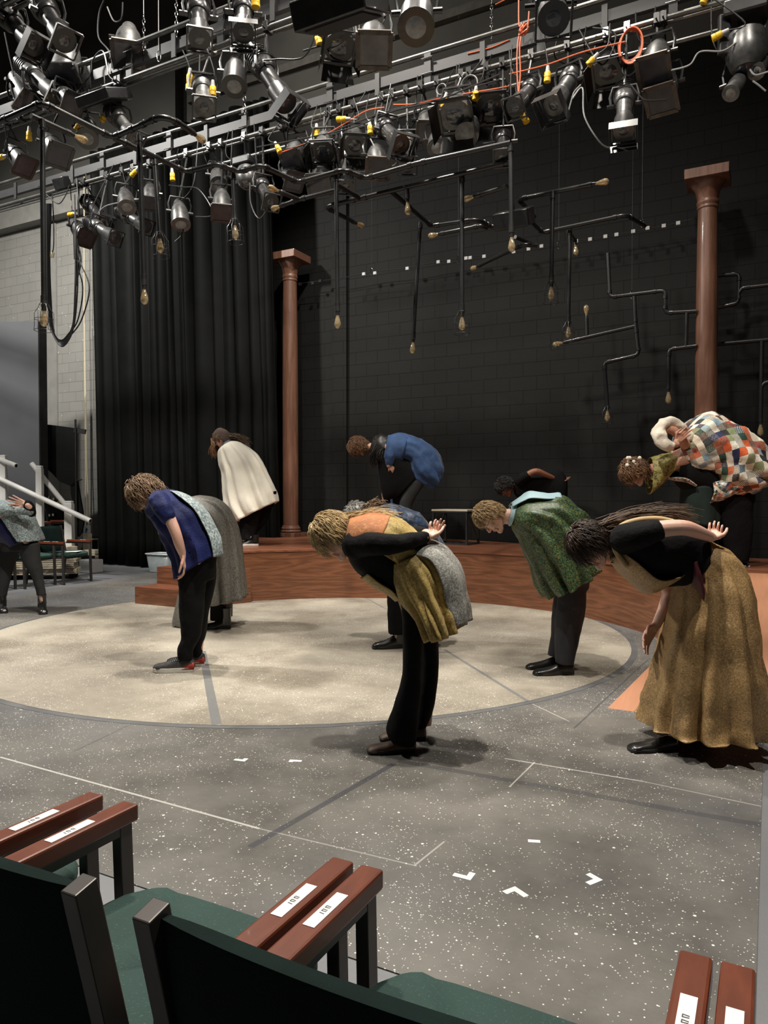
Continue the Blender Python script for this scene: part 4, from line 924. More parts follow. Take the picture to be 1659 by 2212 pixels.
# hanging wires and chains
def wire(u, v0, v1, Y, lab, chain=None, m_=None, r=0.0035, nm='suspension_wire'):
    a = onY(u, v1, Y); dd = depth(a); top = V((a.x, a.y, 13.98))
    t = thing(nm, lab, 'wire', a, 'wires and chains hanging in the rig')
    obj('wire', MB().cyl(a + UPZ * (0.35 if chain else 0.0), top, r if Y < 8 else 0.002, n=6), m_ or (M_GREYCABLE if Y < 8 else M_CABLE), t)
    if chain:
        for k in range(9):
            c = a + UPZ * (0.03 + 0.04 * k); e = RGT if k % 2 else FWD
            obj('chain_link', MB().tube([c + UPZ * (0.024 * cos(2 * pi * i / 10)) + e * (0.012 * sin(2 * pi * i / 10)) for i in range(11)], 0.004, 5), M_CHROME, t)
    else: obj('hook', MB().tube([a + UPZ * (-0.05 + 0.05 * cos(2 * pi * i / 12)) + RGT * (0.018 * sin(2 * pi * i / 12)) for i in range(13)], 0.004, 5), M_CHROME, t)
WR = [(311, -60, 118, 5.2, 'leftmost chain on a wire at the upper left', 1), (381, -60, 85, 5.2, 'chain left of the wide black spotlight', 1), (343, -60, 110, 5.2, 'plain wire ending in a hook between the two left chains', 0),
      (528, 112, 250, 5.2, 'chain on a pale wire left of the long angled spotlight', 1), (1062, -60, 90, 6.64, 'chain on a pale wire above the long batten at the centre', 1), (776, 40, 130, 6.9, 'wire with a white tag beside the scorched can light', 0),
      (803, 150, 580, 9.6, 'thin wire dropping behind the pipe frame to the vine of lights at the centre', 0), (990, 300, 552, 9.6, 'thin wire reaching the light vine beside the tallest drop pipe', 0),
      (1207, 120, 520, 9.6, 'thin wire to the light vine beside the right frame\'s drop pipe', 0), (1387, 300, 472, 8.9, 'thin wire holding the right end of the right pipe frame', 0),
      (1365, 480, 628, 9.9, 'thin wire with a hook holding the zigzag pipe frame', 0)]
for u, v0, v1, Y, lab, ch in WR: wire(u, v0, v1, Y, lab, ch)

# vine of little clipped lights
vn = thing('light_string', 'thin string of small clip lights sagging across the black wall', 'string lights', onY(1100, 545, 10.3))
vp = [onY(u, v, 10.35) for u, v in ((600, 618), (650, 612), (736, 601), (802, 588), (878, 579), (945, 566), (1000, 557), (1107, 544), (1201, 527), (1245, 520), (1309, 511), (1370, 500), (1434, 488), (1500, 473), (1580, 458))]
obj('cord', MB().tube([V(p) for p in spline(vp, 5)], 0.006, 5), M_CABLE, vn)
for u, v in ((786, 592), (810, 590), (880, 580), (947, 566), (970, 565), (1007, 558), (1016, 557), (1046, 554), (1110, 544), (1142, 538), (1170, 532), (1245, 521), (1275, 517), (1308, 511), (1332, 507), (1368, 500), (1399, 493), (1434, 488), (1465, 482), (648, 614), (676, 612), (692, 607)):
    obj('clip_light', MB().box(onY(u, v, 10.32), (0.05, 0.03, 0.045)), M_GREYW if u > 760 else M_BLACK, vn, smooth=False)

# cable bundle looping down at the left
cbn = thing('cable_bundle', 'bundle of black cables looping down beside the leftmost drop pipe', 'cable', onY(140, 740, 6.5))
for k in range(9):
    j = k * 1.7; y = 6.45 + 0.02 * k; x0 = 100 + k * 1.3; off = RND.uniform(-4, 10)
    pts = [(x0, 440), (101 + k * 0.8, 560), (103 + k, 660), (110 + k * 0.8, 710 + k), (132, 748 - k * 1.6), (152 - k * 0.4, 728 - k), (160 + off * (k % 3), 690), (164 + off * 2.2 * (k % 3) * 0.8, 620), (163 + (k % 4) * 4, 560), (164, 505), (161, 420)]
    obj('cable', MB().tube([V(p) for p in spline([onY(u, v, y) for u, v in pts], 8)], 0.009, 6), M_CABLE, cbn)
obj('tape_wrap', MB().cyl(onY(164, 505, 6.5), onY(166, 560, 6.5), 0.035, n=10), M_CABLE, cbn)
cb3 = thing('loose_cable', 'thin dark cable with a pale plug hanging left of the cable bundle', 'cable', onY(112, 550, 6.63))
obj('cable', MB().tube([V(p) for p in spline([onY(u, v, 6.63) for u, v in ((113, 414), (114, 440), (116, 480), (116, 530), (113, 546))], 6)], 0.007, 6), M_CABLE, cb3)
obj('plug', MB().cyl(onY(113, 545, 6.63), onY(111, 556, 6.63), 0.03, n=10), M_ROPE, cb3)

# orange cords
oc_ = thing('orange_cable_coil', 'coil of orange extension cord hanging from the long batten at the right', 'cord', onY(1362, 98, 6.6))
for k in range(5):
    c = onY(1361 + k * 0.7, 98, 6.55 - 0.012 * k)
    obj('cord_loop', MB().tube([c + UPZ * (0.125 * cos(2 * pi * i / 26) * (1 + 0.05 * k)) + V((1, 0, 0)) * (0.095 * sin(2 * pi * i / 26) * (1 + 0.04 * sin(k))) for i in range(27)], 0.007, 6), M_ORANGE, oc_)
oh = thing('hanging_orange_line', 'long doubled orange cord dangling below the batten above the right pipe frame', 'cord', onY(1125, 240, 6.5))
for pts in (((1130, 52), (1119, 90), (1117, 150), (1121, 215), (1127, 245)), ((1131, 54), (1123, 100), (1124, 160), (1120, 215), (1126, 246)), ((1121, -30), (1121, 52), (1128, 50)), ((1146, -30), (1140, 58), (1130, 70))):
    obj('cord_strand', MB().tube([V(p) for p in spline([onY(u, v, 6.5) for u, v in pts], 6)], 0.007, 6), M_ORANGE, oh)
kn = onY(1131, 62, 6.5)
obj('knot', MB().tube([kn + UPZ * 0.05 * cos(i) + RGT * 0.04 * sin(i * 1.3) + FWD * 0.02 * sin(i * 2.1) for i in [k * 0.5 for k in range(24)]], 0.007, 6), M_ORANGE, oh)

# cables draped along the battens
def droop(pts, Y, lab, m_=None, r=0.007, grp='cables draped along the rig'):
    o = obj('rig_cable', MB().tube([V(p) for p in spline([onY(u, v, Y) for u, v in pts], 7)], r, 6), m_ or M_CABLE)
    tag(o, lab, 'cable', grp); return o
droop([(655, 110), (700, 100), (720, 125), (760, 132), (778, 98)], 5.1, 'black cable sagging from the yellow plug at the upper centre')
droop([(1236, 214), (1258, 190), (1262, 250), (1290, 300), (1312, 318), (1334, 315)], 6.5, 'loose grey cable trailing below the big box-fronted spotlight', M_GREYCABLE)
droop([(1255, 183), (1240, 200), (1232, 225), (1228, 240)], 6.5, 'short grey lead beside the box-fronted spotlight', M_GREYCABLE)
droop([(1450, 152), (1490, 140), (1512, 112), (1560, 110), (1590, 92)], 6.5, 'grey cable running level to the moving head', M_GREYCABLE)
droop([(1620, 150), (1632, 162), (1659, 155)], 6.5, 'grey cable hooking off the right edge', M_GREYCABLE)
droop([(1626, 175), (1640, 185), (1654, 197)], 6.5, 'stub of grey cable at the right edge', M_GREYCABLE)
droop([(1364, 185), (1385, 210), (1400, 217), (1440, 215)], 6.5, 'black cable curling behind the rusty-plated lights')
droop([(1280, 60), (1330, 75), (1300, 140), (1250, 62)], 6.55, 'thin black cable looped over the batten by the bell-shaped light')
droop([(560, 330), (640, 318), (700, 292), (760, 268), (830, 243), (900, 224), (1000, 195), (1080, 172)], 6.5, 'black cable tied along the middle of the long batten')
droop([(555, 318), (650, 300), (760, 276), (850, 240), (950, 215), (1080, 160)], 6.45, 'second black cable along the long batten')
droop([(600, 332), (680, 302), (740, 270), (790, 240), (830, 232)], 6.5, 'dull orange cable along the batten left of centre', M_ORANGE, 0.006)
droop([(850, 226), (900, 224), (960, 210), (1080, 190), (1100, 185)], 6.5, 'orange cable along the batten above the broad black doors', M_ORANGE, 0.006)
droop([(1100, 160), (1180, 140), (1260, 112), (1350, 90)], 6.5, 'orange cable along the batten right of the hanging cord', M_ORANGE, 0.006)
droop([(1010, 116), (1060, 103), (1100, 86)], 6.64, 'orange cable on the upper pipe right of centre', M_ORANGE, 0.006)
droop([(1070, 10), (1100, -5)], 7.0, 'orange cable end at the top edge', M_ORANGE, 0.006)
droop([(1335, 16), (1360, 10), (1395, 2)], 6.9, 'orange cable at the top edge right of centre', M_ORANGE, 0.006)
droop([(130, 230), (190, 170), (200, 130), (222, 110), (235, 160), (245, 172)], 5.15, 'black cable looping over the low left flood light')
droop([(225, 0), (214, 30), (213, 80), (235, 110), (246, 150)], 5.15, 'thin black cable falling from the top left')
droop([(10, 70), (20, 120), (30, 170), (25, 200)], 5.1, 'black cable down the left edge between lamps')
droop([(232, 15), (246, 45), (262, 40), (265, 5)], 5.15, 'black cable loop near the top, left of the pale square gel')
droop([(100, 420), (125, 440), (140, 425), (150, 400)], 6.5, 'black cable sagging under the junction box')
droop([(205, 470), (225, 447), (260, 437), (300, 430)], 6.5, 'pale cable fanning from the cable loop lamps', M_GREYCABLE)
droop([(365, 400), (395, 404), (430, 410), (460, 462), (423, 468)], 6.5, 'thin cable in front of the curtain right of the lone can')
droop([(540, 395), (542, 440), (560, 472), (585, 440)], 6.5, 'black cable loop at the curtain\'s right edge')
droop([(391, 452), (396, 490), (392, 508), (378, 522)], 6.5, 'loose cable tail under the lone can light')
droop([(800, 300), (826, 345), (850, 358), (868, 330)], 6.45, 'grey cable loop below the glossy black spotlight', M_GREYCABLE)
droop([(570, 130), (600, 128), (660, 120), (690, 40)], 5.1, 'black cable on the upper batten right of the angled spotlight')
for k, (u, v, R1, lab) in enumerate(((1015, 185, 0.085, 'grey cable coiled above the broad black doors'), (955, 195, 0.05, 'small grey cable loop left of the larger coil'), (1360, 150, 0.06, 'small black cable coil under the orange one'))):
    mb = MB(); c = onY(u, v, 6.55)
    for j in range(3): mb.tube([c + UPZ * (R1 * cos(2 * pi * i / 22)) + V((1, 0, 0)) * (R1 * (0.9 + 0.04 * j) * sin(2 * pi * i / 22)) + V((0, -0.01 * j, 0)) for i in range(23)], 0.006, 5)
    o = obj('cable_coil', mb, M_GREYCABLE if k < 2 else M_CABLE); tag(o, lab, 'cable', 'cable coils on the batten')

# ================================================================ CHAIRS
def make_chair(label, group):
    """auditorium chair at the origin facing +y"""
    t = thing('arm_chair', label, 'chair', (0, 0, 0), group)
    # seat cushion: rounded front corners, slightly crowned
    mb = MB(); N = 36; W, Y0, Y1 = 0.245, -0.235, 0.262
    def out(k, f, z):
        a = 2 * pi * k / N; c, s = cos(a), sin(a); e = 0.38 if s > 0 else 0.18
        x = W * f * (abs(c) ** e) * (1 if c > 0 else -1); y = (abs(s) ** e) * (1 if s > 0 else -1)
        ym, yh = (Y0 + Y1) / 2, (Y1 - Y0) / 2
        return V((x * (0.97 if s > 0.5 else 1), ym + yh * f * y, z + (0.012 * (1 - abs(y)) if z > 0.43 else 0) - (0.012 if s > 0.9 and z > 0.44 else 0)))
    lv = [(0.90, 0.395), (0.98, 0.402), (1.0, 0.42), (1.0, 0.438), (0.97, 0.452), (0.88, 0.459), (0.6, 0.463), (0.25, 0.464), (0.02, 0.464)]
    for f, z in lv: mb.v += [out(k, f, z) for k in range(N)]
    mb.f = [(i * N + k, i * N + (k + 1) % N, (i + 1) * N + (k + 1) % N, (i + 1) * N + k) for i in range(len(lv) - 1) for k in range(N)] + [tuple(range(N))[::-1]]
    obj('seat', mb, M_GREENFAB, t, angle=60)
    # back cushion between two posts
    mb = MB(); nx, nz = 14, 10
    def bp(i, j, side):
        u = i / nx * 2 - 1; v = j / nz
        z = 0.44 + 0.39 * v; y = -0.255 - 0.075 * v - 0.02 * (1 - u * u)
        th = 0.034 * (1 - abs(u) ** 6 * 0.5) * (1 - abs(2 * v - 1) ** 8 * 0.55)
        return V((u * 0.232, y + (th if side else -th * 0.35), z + 0.006 * (1 - u * u) * v))
    for sd in (1, 0):
        o = len(mb.v); mb.v += [bp(i, j, sd) for j in range(nz + 1) for i in range(nx + 1)]
        for j in range(nz):
            for i in range(nx):
                a = o + j * (nx + 1) + i; q = (a, a + 1, a + nx + 2, a + nx + 1); mb.f.append(q if not sd else q[::-1])
    M1 = (nx + 1) * (nz + 1)
    edge = [i for i in range(nx + 1)] + [j * (nx + 1) + nx for j in range(1, nz + 1)] + [nz * (nx + 1) + i for i in range(nx - 1, -1, -1)] + [j * (nx + 1) for j in range(nz - 1, 0, -1)]
    for a, b in zip(edge, edge[1:] + edge[:1]): mb.f.append((a, b, b + M1, a + M1))
    obj('backrest', mb, M_GREENPLAIN, t, angle=60)
    for s in (-1, 1):
        x = s * 0.245
        pf = obj('back_post', MB().beam((x, -0.235, 0.40), (x, -0.335, 0.838), 0.026, 0.034, V((0, 1, 0.2))), M_CHAIRMETAL, t, smooth=False, bevel=0.002)
        obj('leg', MB().beam((x, -0.235, 0.40), (x, -0.300, 0.0), 0.025, 0.03, V((0, 1, 0))), M_CHAIRMETAL, t, smooth=False, bevel=0.002)
        xa = s * 0.272
        obj('leg', MB().beam((xa, 0.205, 0.590), (xa, 0.225, 0.0), 0.026, 0.034, V((0, 1, 0))), M_CHAIRMETAL, t, smooth=False, bevel=0.002)
        obj('arm_support', MB().beam((xa, 0.21, 0.578), (xa, -0.255, 0.578), 0.024, 0.022), M_CHAIRMETAL, t, smooth=False)
        arm = obj('armrest', MB().beam((xa, -0.225, 0.607), (xa, 0.232, 0.607), 0.046, 0.036), M_ARMWOOD, t, smooth=False, bevel=0.005)
        stk = obj('seat_label', MB().beam((xa, 0.02, 0.6256), (xa, 0.125, 0.6256), 0.022, 0.0009), M_TAPE, arm, smooth=False)
        ink = MB()
        for k in range(5):
            y = 0.060 + 0.0055 * k
            ink.beam((xa - 0.0045, y, 0.6263), (xa + 0.0045, y + (0.001 if k % 2 else -0.001), 0.6263), 0.0018, 0.0004)
            if k % 2: ink.beam((xa - 0.004, y, 0.6263), (xa - 0.004, y + 0.005, 0.6263), 0.0016, 0.0004)
        k_ = obj('printed_number', ink, M_INK, arm, smooth=False)
    for y in (-0.20, 0.19): obj('seat_rail', MB().beam((-0.272, y, 0.385), (0.272, y, 0.385), 0.024, 0.024), M_CHAIRMETAL, t, smooth=False)
    for s in (-1, 1): obj('seat_rail', MB().beam((s * 0.245, -0.22, 0.386), (s * 0.245, 0.2, 0.386), 0.02, 0.024), M_CHAIRMETAL, t, smooth=False)
    return t
GF = 'green armchairs of the front row'
chair0 = make_chair('nearest green armchair whose backrest fills the bottom left centre', GF)
ch = [chair0] + [copy_tree(chair0) for _ in range(3)]
for c, x, lab in zip(ch, (-0.362, -0.968, 0.238, -1.62), ('nearest green armchair, its backrest running out of the bottom edge', 'green armchair at the lower left with its back rising at the left edge',
        'green armchair at the bottom right showing only its wooden armrest', 'farthest green armchair of the front row, cut by the left edge')):
    c.location = (x, 0.932, 0); c['label'] = lab
GL = 'green armchairs across the stage'
# riser for the second row at the left
pr = atd(60, 1165, 12.1)
rs = MB().box((-10.92, 8.2, 0.12), (0.9, 1.7, 0.24)); tag(obj('seating_riser', rs, M_BLACK, smooth=False), 'low black seating riser behind the front chairs at the left', 'riser')
spots = [(-9.30, 7.50, 0, -83, 'green armchair at the end of the far left row, a paper on its seat'), (-9.38, 6.93, 0, -83, 'green armchair half hidden by the bowing person at the left'),
         (-9.46, 6.35, 0, -83, 'green armchair behind the bowing person at the left edge')]
for x, y, z, a, lab in spots:
    c = copy_tree(chair0); c.location = (x, y, z); c.rotation_euler = (0, 0, radians(a)); c['label'] = lab; c['group'] = GL
for (u, v, d, lab) in ((62, 1152, 12.0, 'green armchair on the riser just behind the bowing person\'s head'), (112, 1150, 12.6, 'armchair on the riser showing a red armrest behind the white post')):
    p = atd(u, v, d); c = copy_tree(chair0); c.location = (p.x, p.y, 0.24); c.rotation_euler = (0, 0, radians(-75)); c['label'] = lab; c['group'] = GL
p = V((-9.2, 7.55, 0.466))
tag(obj('paper_sheet', MB().box(p, (0.20, 0.27, 0.003), Matrix.Rotation(radians(30), 3, 'Z')), M_TAPE, smooth=False), 'white paper lying on the seat of the end green chair', 'paper')

# ================================================================ PEOPLE
def skin_mat(name, c, ruddy=0.25):
    m, nt, b = newmat(name); tc = nd(nt, 'ShaderNodeTexCoord')
    col = mix(nt, mathn(nt, 'MULTIPLY', ramp(nt, tnoise(nt, tc.outputs['Object'], 14, 4), 0.35, 0.7), 0.5), c, (min(1, c[0] * 1.12), c[1] * (1 - ruddy), c[2] * (1 - ruddy)))
    lk(nt, col, b.inputs['Base Color']); b.inputs['Roughness'].default_value = 0.5
    b.inputs['Subsurface Weight'].default_value = 0.08; b.inputs['Subsurface Radius'].default_value = (0.02, 0.008, 0.004); b.inputs['Subsurface Scale'].default_value = 0.5
    return m
SK_FAIR = skin_mat('fair_skin', (0.62, 0.40, 0.31)); SK_TAN = skin_mat('warm_skin', (0.50, 0.29, 0.20)); SK_BROWN = skin_mat('brown_skin', (0.28, 0.125, 0.07), 0.15)
def hair_mat(name, c, rough=0.45): return mat(name, c, rough, var=0.5, scale=35, detail=6)
H_BROWN = hair_mat('brown_hair', (0.10, 0.055, 0.028)); H_LBROWN = hair_mat('light_brown_hair', (0.24, 0.15, 0.085)); H_BLOND = hair_mat('blond_hair', (0.55, 0.41, 0.21)); H_SANDY = hair_mat('sandy_hair', (0.50, 0.36, 0.19))
H_BLACK = hair_mat('black_hair', (0.012, 0.009, 0.008)); H_GREY = hair_mat('grey_hair', (0.30, 0.29, 0.27)); H_DARK = hair_mat('dark_brown_hair', (0.045, 0.026, 0.016)); H_AUBURN = hair_mat('auburn_hair', (0.17, 0.085, 0.04))
C_BLACK = mat('black_cotton', (0.0065, 0.0065, 0.0068), 0.85, var=0.25, scale=5, bump=0.25, bscale=40, spec=0.15)
C_BLKLEG = mat('black_trouser_cloth', (0.006, 0.006, 0.0065), 0.8, var=0.25, scale=4, bump=0.2, bscale=30, spec=0.12)
C_CHARCOAL = mat('charcoal_trouser_cloth', (0.022, 0.023, 0.024), 0.85, var=0.3, scale=5, bump=0.2, bscale=30)
C_NAVYLEG = mat('navy_trouser_cloth', (0.010, 0.011, 0.016), 0.6, var=0.3, scale=4, bump=0.2, bscale=25)
C_ROYAL = mat('royal_blue_velvet', (0.005, 0.010, 0.070), 0.7, var=0.35, scale=6, sheen=0.06, spec=0.25, bump=0.2, bscale=60)
C_DEEPBLUE = mat('deep_blue_satin', (0.008, 0.010, 0.06), 0.5, var=0.3, scale=5)
C_LACE = flecked_mat('pale_blue_lace', (0.24, 0.30, 0.30), [(0.50, 0.56, 0.54), (0.07, 0.10, 0.13)], 45, 0.6, 0.8)
C_TWEED = flecked_mat('shimmer_tweed', (0.115, 0.10, 0.08), [(0.30, 0.26, 0.18), (0.03, 0.03, 0.05), (0.22, 0.22, 0.20)], 75, 0.6, 0.5)
C_WOOL = mat('cream_wool', (0.74, 0.70, 0.60), 0.9, var=0.08, scale=4, sheen=0.3, bump=0.3, bscale=110)
C_DENIM = mat('blue_denim_cloak', (0.030, 0.075, 0.19), 0.75, var=0.3, scale=7, sheen=0.2, bump=0.3, bscale=60)
C_NAVYVEL = flecked_mat('crushed_navy_velvet', (0.012, 0.026, 0.065), [(0.05, 0.10, 0.20), (0.002, 0.004, 0.012)], 22, 0.7, 0.4, sheen=0.3)
C_GOLDTUN = flecked_mat('mustard_velvet', (0.38, 0.265, 0.075), [(0.52, 0.40, 0.15), (0.20, 0.14, 0.03)], 60, 0.4, 0.65, sheen=0.1)
C_ORANGE = flecked_mat('orange_brocade_yoke', (0.42, 0.15, 0.05), [(0.55, 0.27, 0.10)], 50, 0.4, 0.75, sheen=0.05)
C_SILVER = flecked_mat('silver_grey_plush', (0.24, 0.24, 0.22), [(0.45, 0.44, 0.40), (0.13, 0.13, 0.12)], 70, 0.6, 0.8, sheen=0.05)
C_GREEN = flecked_mat('green_gold_brocade', (0.014, 0.050, 0.018), [(0.26, 0.23, 0.05), (0.045, 0.14, 0.08), (0.003, 0.010, 0.006)], 60, 0.65, 0.42, var=0.55)
C_PALEBLUE = mat('pale_blue_lining', (0.33, 0.48, 0.53), 0.6, var=0.1)
C_GOLD = flecked_mat('antique_gold_silk', (0.36, 0.225, 0.095), [(0.52, 0.35, 0.16), (0.20, 0.12, 0.045)], 85, 0.45, 0.45, sheen=0.0)
C_GOLDTRIM = mat('pale_gold_trim', (0.50, 0.36, 0.18), 0.7, var=0.2)
C_YELBROC = flecked_mat('yellow_black_brocade', (0.26, 0.22, 0.05), [(0.03, 0.025, 0.01), (0.42, 0.36, 0.12)], 30, 0.6, 0.6)
C_CREAM = mat('cream_cotton', (0.72, 0.66, 0.55), 0.85, var=0.08, bump=0.3, bscale=30)
C_PATCH = patch_mat('patchwork_quilt')
C_MAROON = mat('maroon_sash', (0.09, 0.008, 0.015), 0.6, var=0.3)
C_DKGREEN = mat('dark_green_cloth', (0.006, 0.016, 0.013), 0.85, var=0.3)
C_CAP = mat('brown_felt_cap', (0.06, 0.038, 0.03), 0.9, var=0.2, bump=0.2, bscale=80)
L_BLACK = mat('black_leather', (0.012, 0.012, 0.012), 0.28, var=0.3, scale=10, coat=0.3)
L_TAN = mat('tan_brown_leather', (0.11, 0.07, 0.045), 0.5, var=0.2)
L_MESH = mat('dark_grey_mesh_shoe', (0.035, 0.033, 0.033), 0.7, var=0.3, scale=60)
L_RED = mat('red_shoe_cloth', (0.35, 0.03, 0.02), 0.6, var=0.2)
R_WHITE = mat('white_rubber', (0.6, 0.58, 0.54), 0.5, var=0.1); R_BLACK = mat('black_rubber_sole', (0.012, 0.012, 0.012), 0.6)
M_GLASSRIM = mat('thin_metal_rim', (0.05, 0.05, 0.05), 0.3, metal=0.8)
M_EYE = mat('eye_white', (0.75, 0.72, 0.68), 0.2, var=0.05); M_LIP = mat('lip', (0.50, 0.20, 0.16), 0.4, var=0.1)

def bake(o):
    dg = bpy.context.evaluated_depsgraph_get()
    me = bpy.data.meshes.new_from_object(o.evaluated_get(dg)); me.name = o.name
    o.modifiers.clear(); old = o.data; o.data = me; bpy.data.meshes.remove(old)
    me.polygons.foreach_set('use_smooth', [True] * len(me.polygons))
def fuse(o, voxel, smooth=3, fac=0.5):
    m = o.modifiers.new('r', 'REMESH'); m.mode = 'VOXEL'; m.voxel_size = voxel; m.use_smooth_shade = True
    if smooth:
        s = o.modifiers.new('s', 'SMOOTH'); s.factor = fac; s.iterations = smooth
    bake(o)

class Fig:
    def __init__(s, u, v, z0, label, group='bowing performers', d=None):
        s.z0 = z0; s.d = d or depth(onZ(u, v, z0)); b = atd(u, v, s.d); b.z = z0
        s.px = s.d / FP; s.root = thing('person', label, 'person', b, group); s.bm = MB(); s.sd = hash(label) % 97 if False else len(label)
    def P(s, u, v, dy=0.0): return atd(u, v, s.d + dy)
    def ringpts(s, rings, sub, n, folds, amp2, e, arc, grow=0.0):
        R = [tuple(r) + ((0.0,) if len(r) == 5 else ()) for r in rings]
        R = spline(R, sub) if sub > 1 else R
        a0, a1 = arc if arc else (0, 2 * pi); closed = arc is None; cols = n if closed else n + 1
        vs = []; uv = []; m = len(R) - 1
        for i, (u1, v1, u2, v2, w, dy) in enumerate(R):
            A, B = s.P(u1, v1, dy), s.P(u2, v2, dy); c = (A + B) / 2; h = (B - A) / 2; t_ = i / m; hl = h.length
            for k in range(cols):
                t = a0 + (a1 - a0) * k / n; ct, st = cos(t), sin(t)
                cc = math.copysign(abs(ct) ** (2 / e), ct); ss = math.copysign(abs(st) ** (2 / e), st)
                p = c + h * cc + FWD * (w * ss)
                out = (h.normalized() * cc + FWD * ss) if hl > 1e-6 else FWD * ss
                f = grow
                if folds:
                    kf, am, ph = folds
                    g = t_ ** 1.3
                    f += am * g * (sin(kf * t + ph + 1.2 * sin(3 * t_ + ph)) + 0.45 * sin(kf * 1.7 * t + ph * 2.3 - 2 * t_)) * (0.35 + 0.65 * abs(st))
                if amp2: f += amp2 * noise.noise(p * 7 + V((s.sd, 0, 0))) + amp2 * 0.5 * noise.noise(p * 19 + V((0, s.sd, 0)))
                vs.append(p + out * f); uv.append((t / (2 * pi), t_))
        return vs, uv, len(R), cols, closed
    def loft(s, name, rings, m, sub=5, n=44, folds=None, amp2=0.006, e=2.2, arc=None, grow=0.0, solid=0.006, caps=False, parent=None, mb=None):
        vs, uv, nr, nc, closed = s.ringpts(rings, sub, n, folds, amp2, e, arc, grow)
        M = mb or MB(); o = len(M.v); M.v += vs
        for i, q in enumerate(uv): M.uv[o + i] = q
        for i in range(nr - 1):
            for k in range(nc if closed else nc - 1):
                a = o + i * nc + k; b = o + i * nc + (k + 1) % nc; M.f.append((a, b, b + nc, a + nc))
        if caps: M.f.append(tuple(o + k for k in range(nc))[::-1]); M.f.append(tuple(o + (nr - 1) * nc + k for k in range(nc)))
        if mb: return M
        return obj(name, M, m, parent or s.root, angle=75, solid=solid if not caps else 0)
    def legs(s, name, lofts, m, voxel=0.009, amp2=0.008):
        M = MB()
        for L in lofts: s.loft('', L, None, sub=4, n=24, amp2=amp2, caps=True, mb=M)
        o = obj(name, M, m, s.root); fuse(o, voxel, 4); return o
    def limb(s, pts, m=None, name=None, n=16, sub=5, mb=None, voxel=None, amp2=0.0, solid=0):
        q = spline([(*s.P(u, v, dy), r) for u, v, dy, r in pts], sub)
        M = mb or MB(); o = len(M.v)
        M.tube([V(p[:3]) for p in q], [p[3] for p in q], n, caps=True)
        M.ball(V(q[0][:3]), q[0][3] * 0.99, 12).ball(V(q[-1][:3]), q[-1][3] * 0.99, 12)
        if amp2:
            for i in range(o, len(M.v)):
                p = M.v[i]; M.v[i] = p + V((noise.noise(p * 16), noise.noise(p * 16 + V((9, 0, 0))), noise.noise(p * 16 + V((0, 9, 0))))) * amp2
        if mb: return M
        ob = obj(name, M, m, s.root)
        if voxel: fuse(ob, voxel, 2)
        return ob
    def head(s, u, v, ang, yaw=0.0, scale=1.0, neck=None, dy=0.0, ears=True):
        """head centred at the pixel; ang = direction of the face in the picture (180 left, 270 down); yaw > 0 turns it to the camera"""
        a = radians(ang); f = RGT * cos(a) + UPZ * sin(a); c = RGT * cos(a - pi / 2) + UPZ * sin(a - pi / 2)
        R = Matrix.Rotation(radians(yaw), 3, c); f = (R @ f).normalized()
        if yaw and f.dot(FWD) > 0: f = (Matrix.Rotation(radians(-2 * yaw), 3, c) @ f).normalized()
        y = c.cross(f).normalized(); o = s.P(u, v, dy); k = scale
        s.Hf, s.Hc, s.Hy, s.Ho, s.Hk = f, c, y, o, k
        def W(x, yy, z): return o + (f * x + y * yy + c * z) * k
        s.W = W; mb = s.bm
        n, m = 30, 22; b0 = len(mb.v)
        for i in range(m + 1):
            th = pi * i / m
            for j in range(n):
                p = 2 * pi * j / n; x, yy, z = max(sin(th), .002) * cos(p), max(sin(th), .002) * sin(p), -cos(th)
                X, Y, Z = .097 * x, .077 * yy, .117 * z
                if z < 0:
                    Y *= 1 - .36 * (-z) ** 1.4; X *= (1 - .5 * (-z)) if x < 0 else (1 - .10 * (-z))
                if x > 0.3 and -0.1 < z < 0.3: X -= .006 * math.exp(-((abs(yy) - .4) / .2) ** 2) * math.exp(-((z - .1) / .12) ** 2) * 1.6
                mb.v.append(W(X, Y, Z))
        for i in range(m):
            for j in range(n): a_ = b0 + i * n + j; b_ = b0 + i * n + (j + 1) % n; mb.f.append((a_, b_, b_ + n, a_ + n))
        mb.f.append(tuple(b0 + j for j in range(n))[::-1]); mb.f.append(tuple(b0 + m * n + j for j in range(n)))
        C = lambda p, q, r0, r1=None: mb.capsule(W(*p), W(*q), r0 * k, (r1 or r0) * k, 10)
        C((.088, 0, .014), (.110, 0, -.026), .008, .012); C((.098, -.010, -.030), (.098, .010, -.030), .009)
        C((.080, -.032, .026), (.088, 0, .024), .010); C((.080, .032, .026), (.088, 0, .024), .010)
        for q in (-1, 1):
            C((.055, q * .040, -.018), (.066, q * .034, -.03), .026); C((.0, q * .052, -.062), (.062, q * .018, -.098), .017, .019)
            if ears:
                mb.ball(W(-.006, q * .078, -.006), .024 * k, 10, (.75, .35, 1.25), Matrix((f, y, c)).transposed())
        C((.086, -.018, -.056), (.086, .018, -.056), .0085); C((.084, -.014, -.068), (.084, .014, -.068), .0085)
        C((.070, 0, -.096), (.074, 0, -.098), .024)
        if neck is not None:
            nb = s.P(*neck) if len(neck) <= 3 else neck
            mb.capsule(W(-.022, 0, -.055), nb, .052 * k, .062 * k, 16)
        for q in (-1, 1):
            e = W(.078, q * .032, .004)
            obj('eye', MB().ball(e, .0125 * k, 12), M_EYE, s.root)
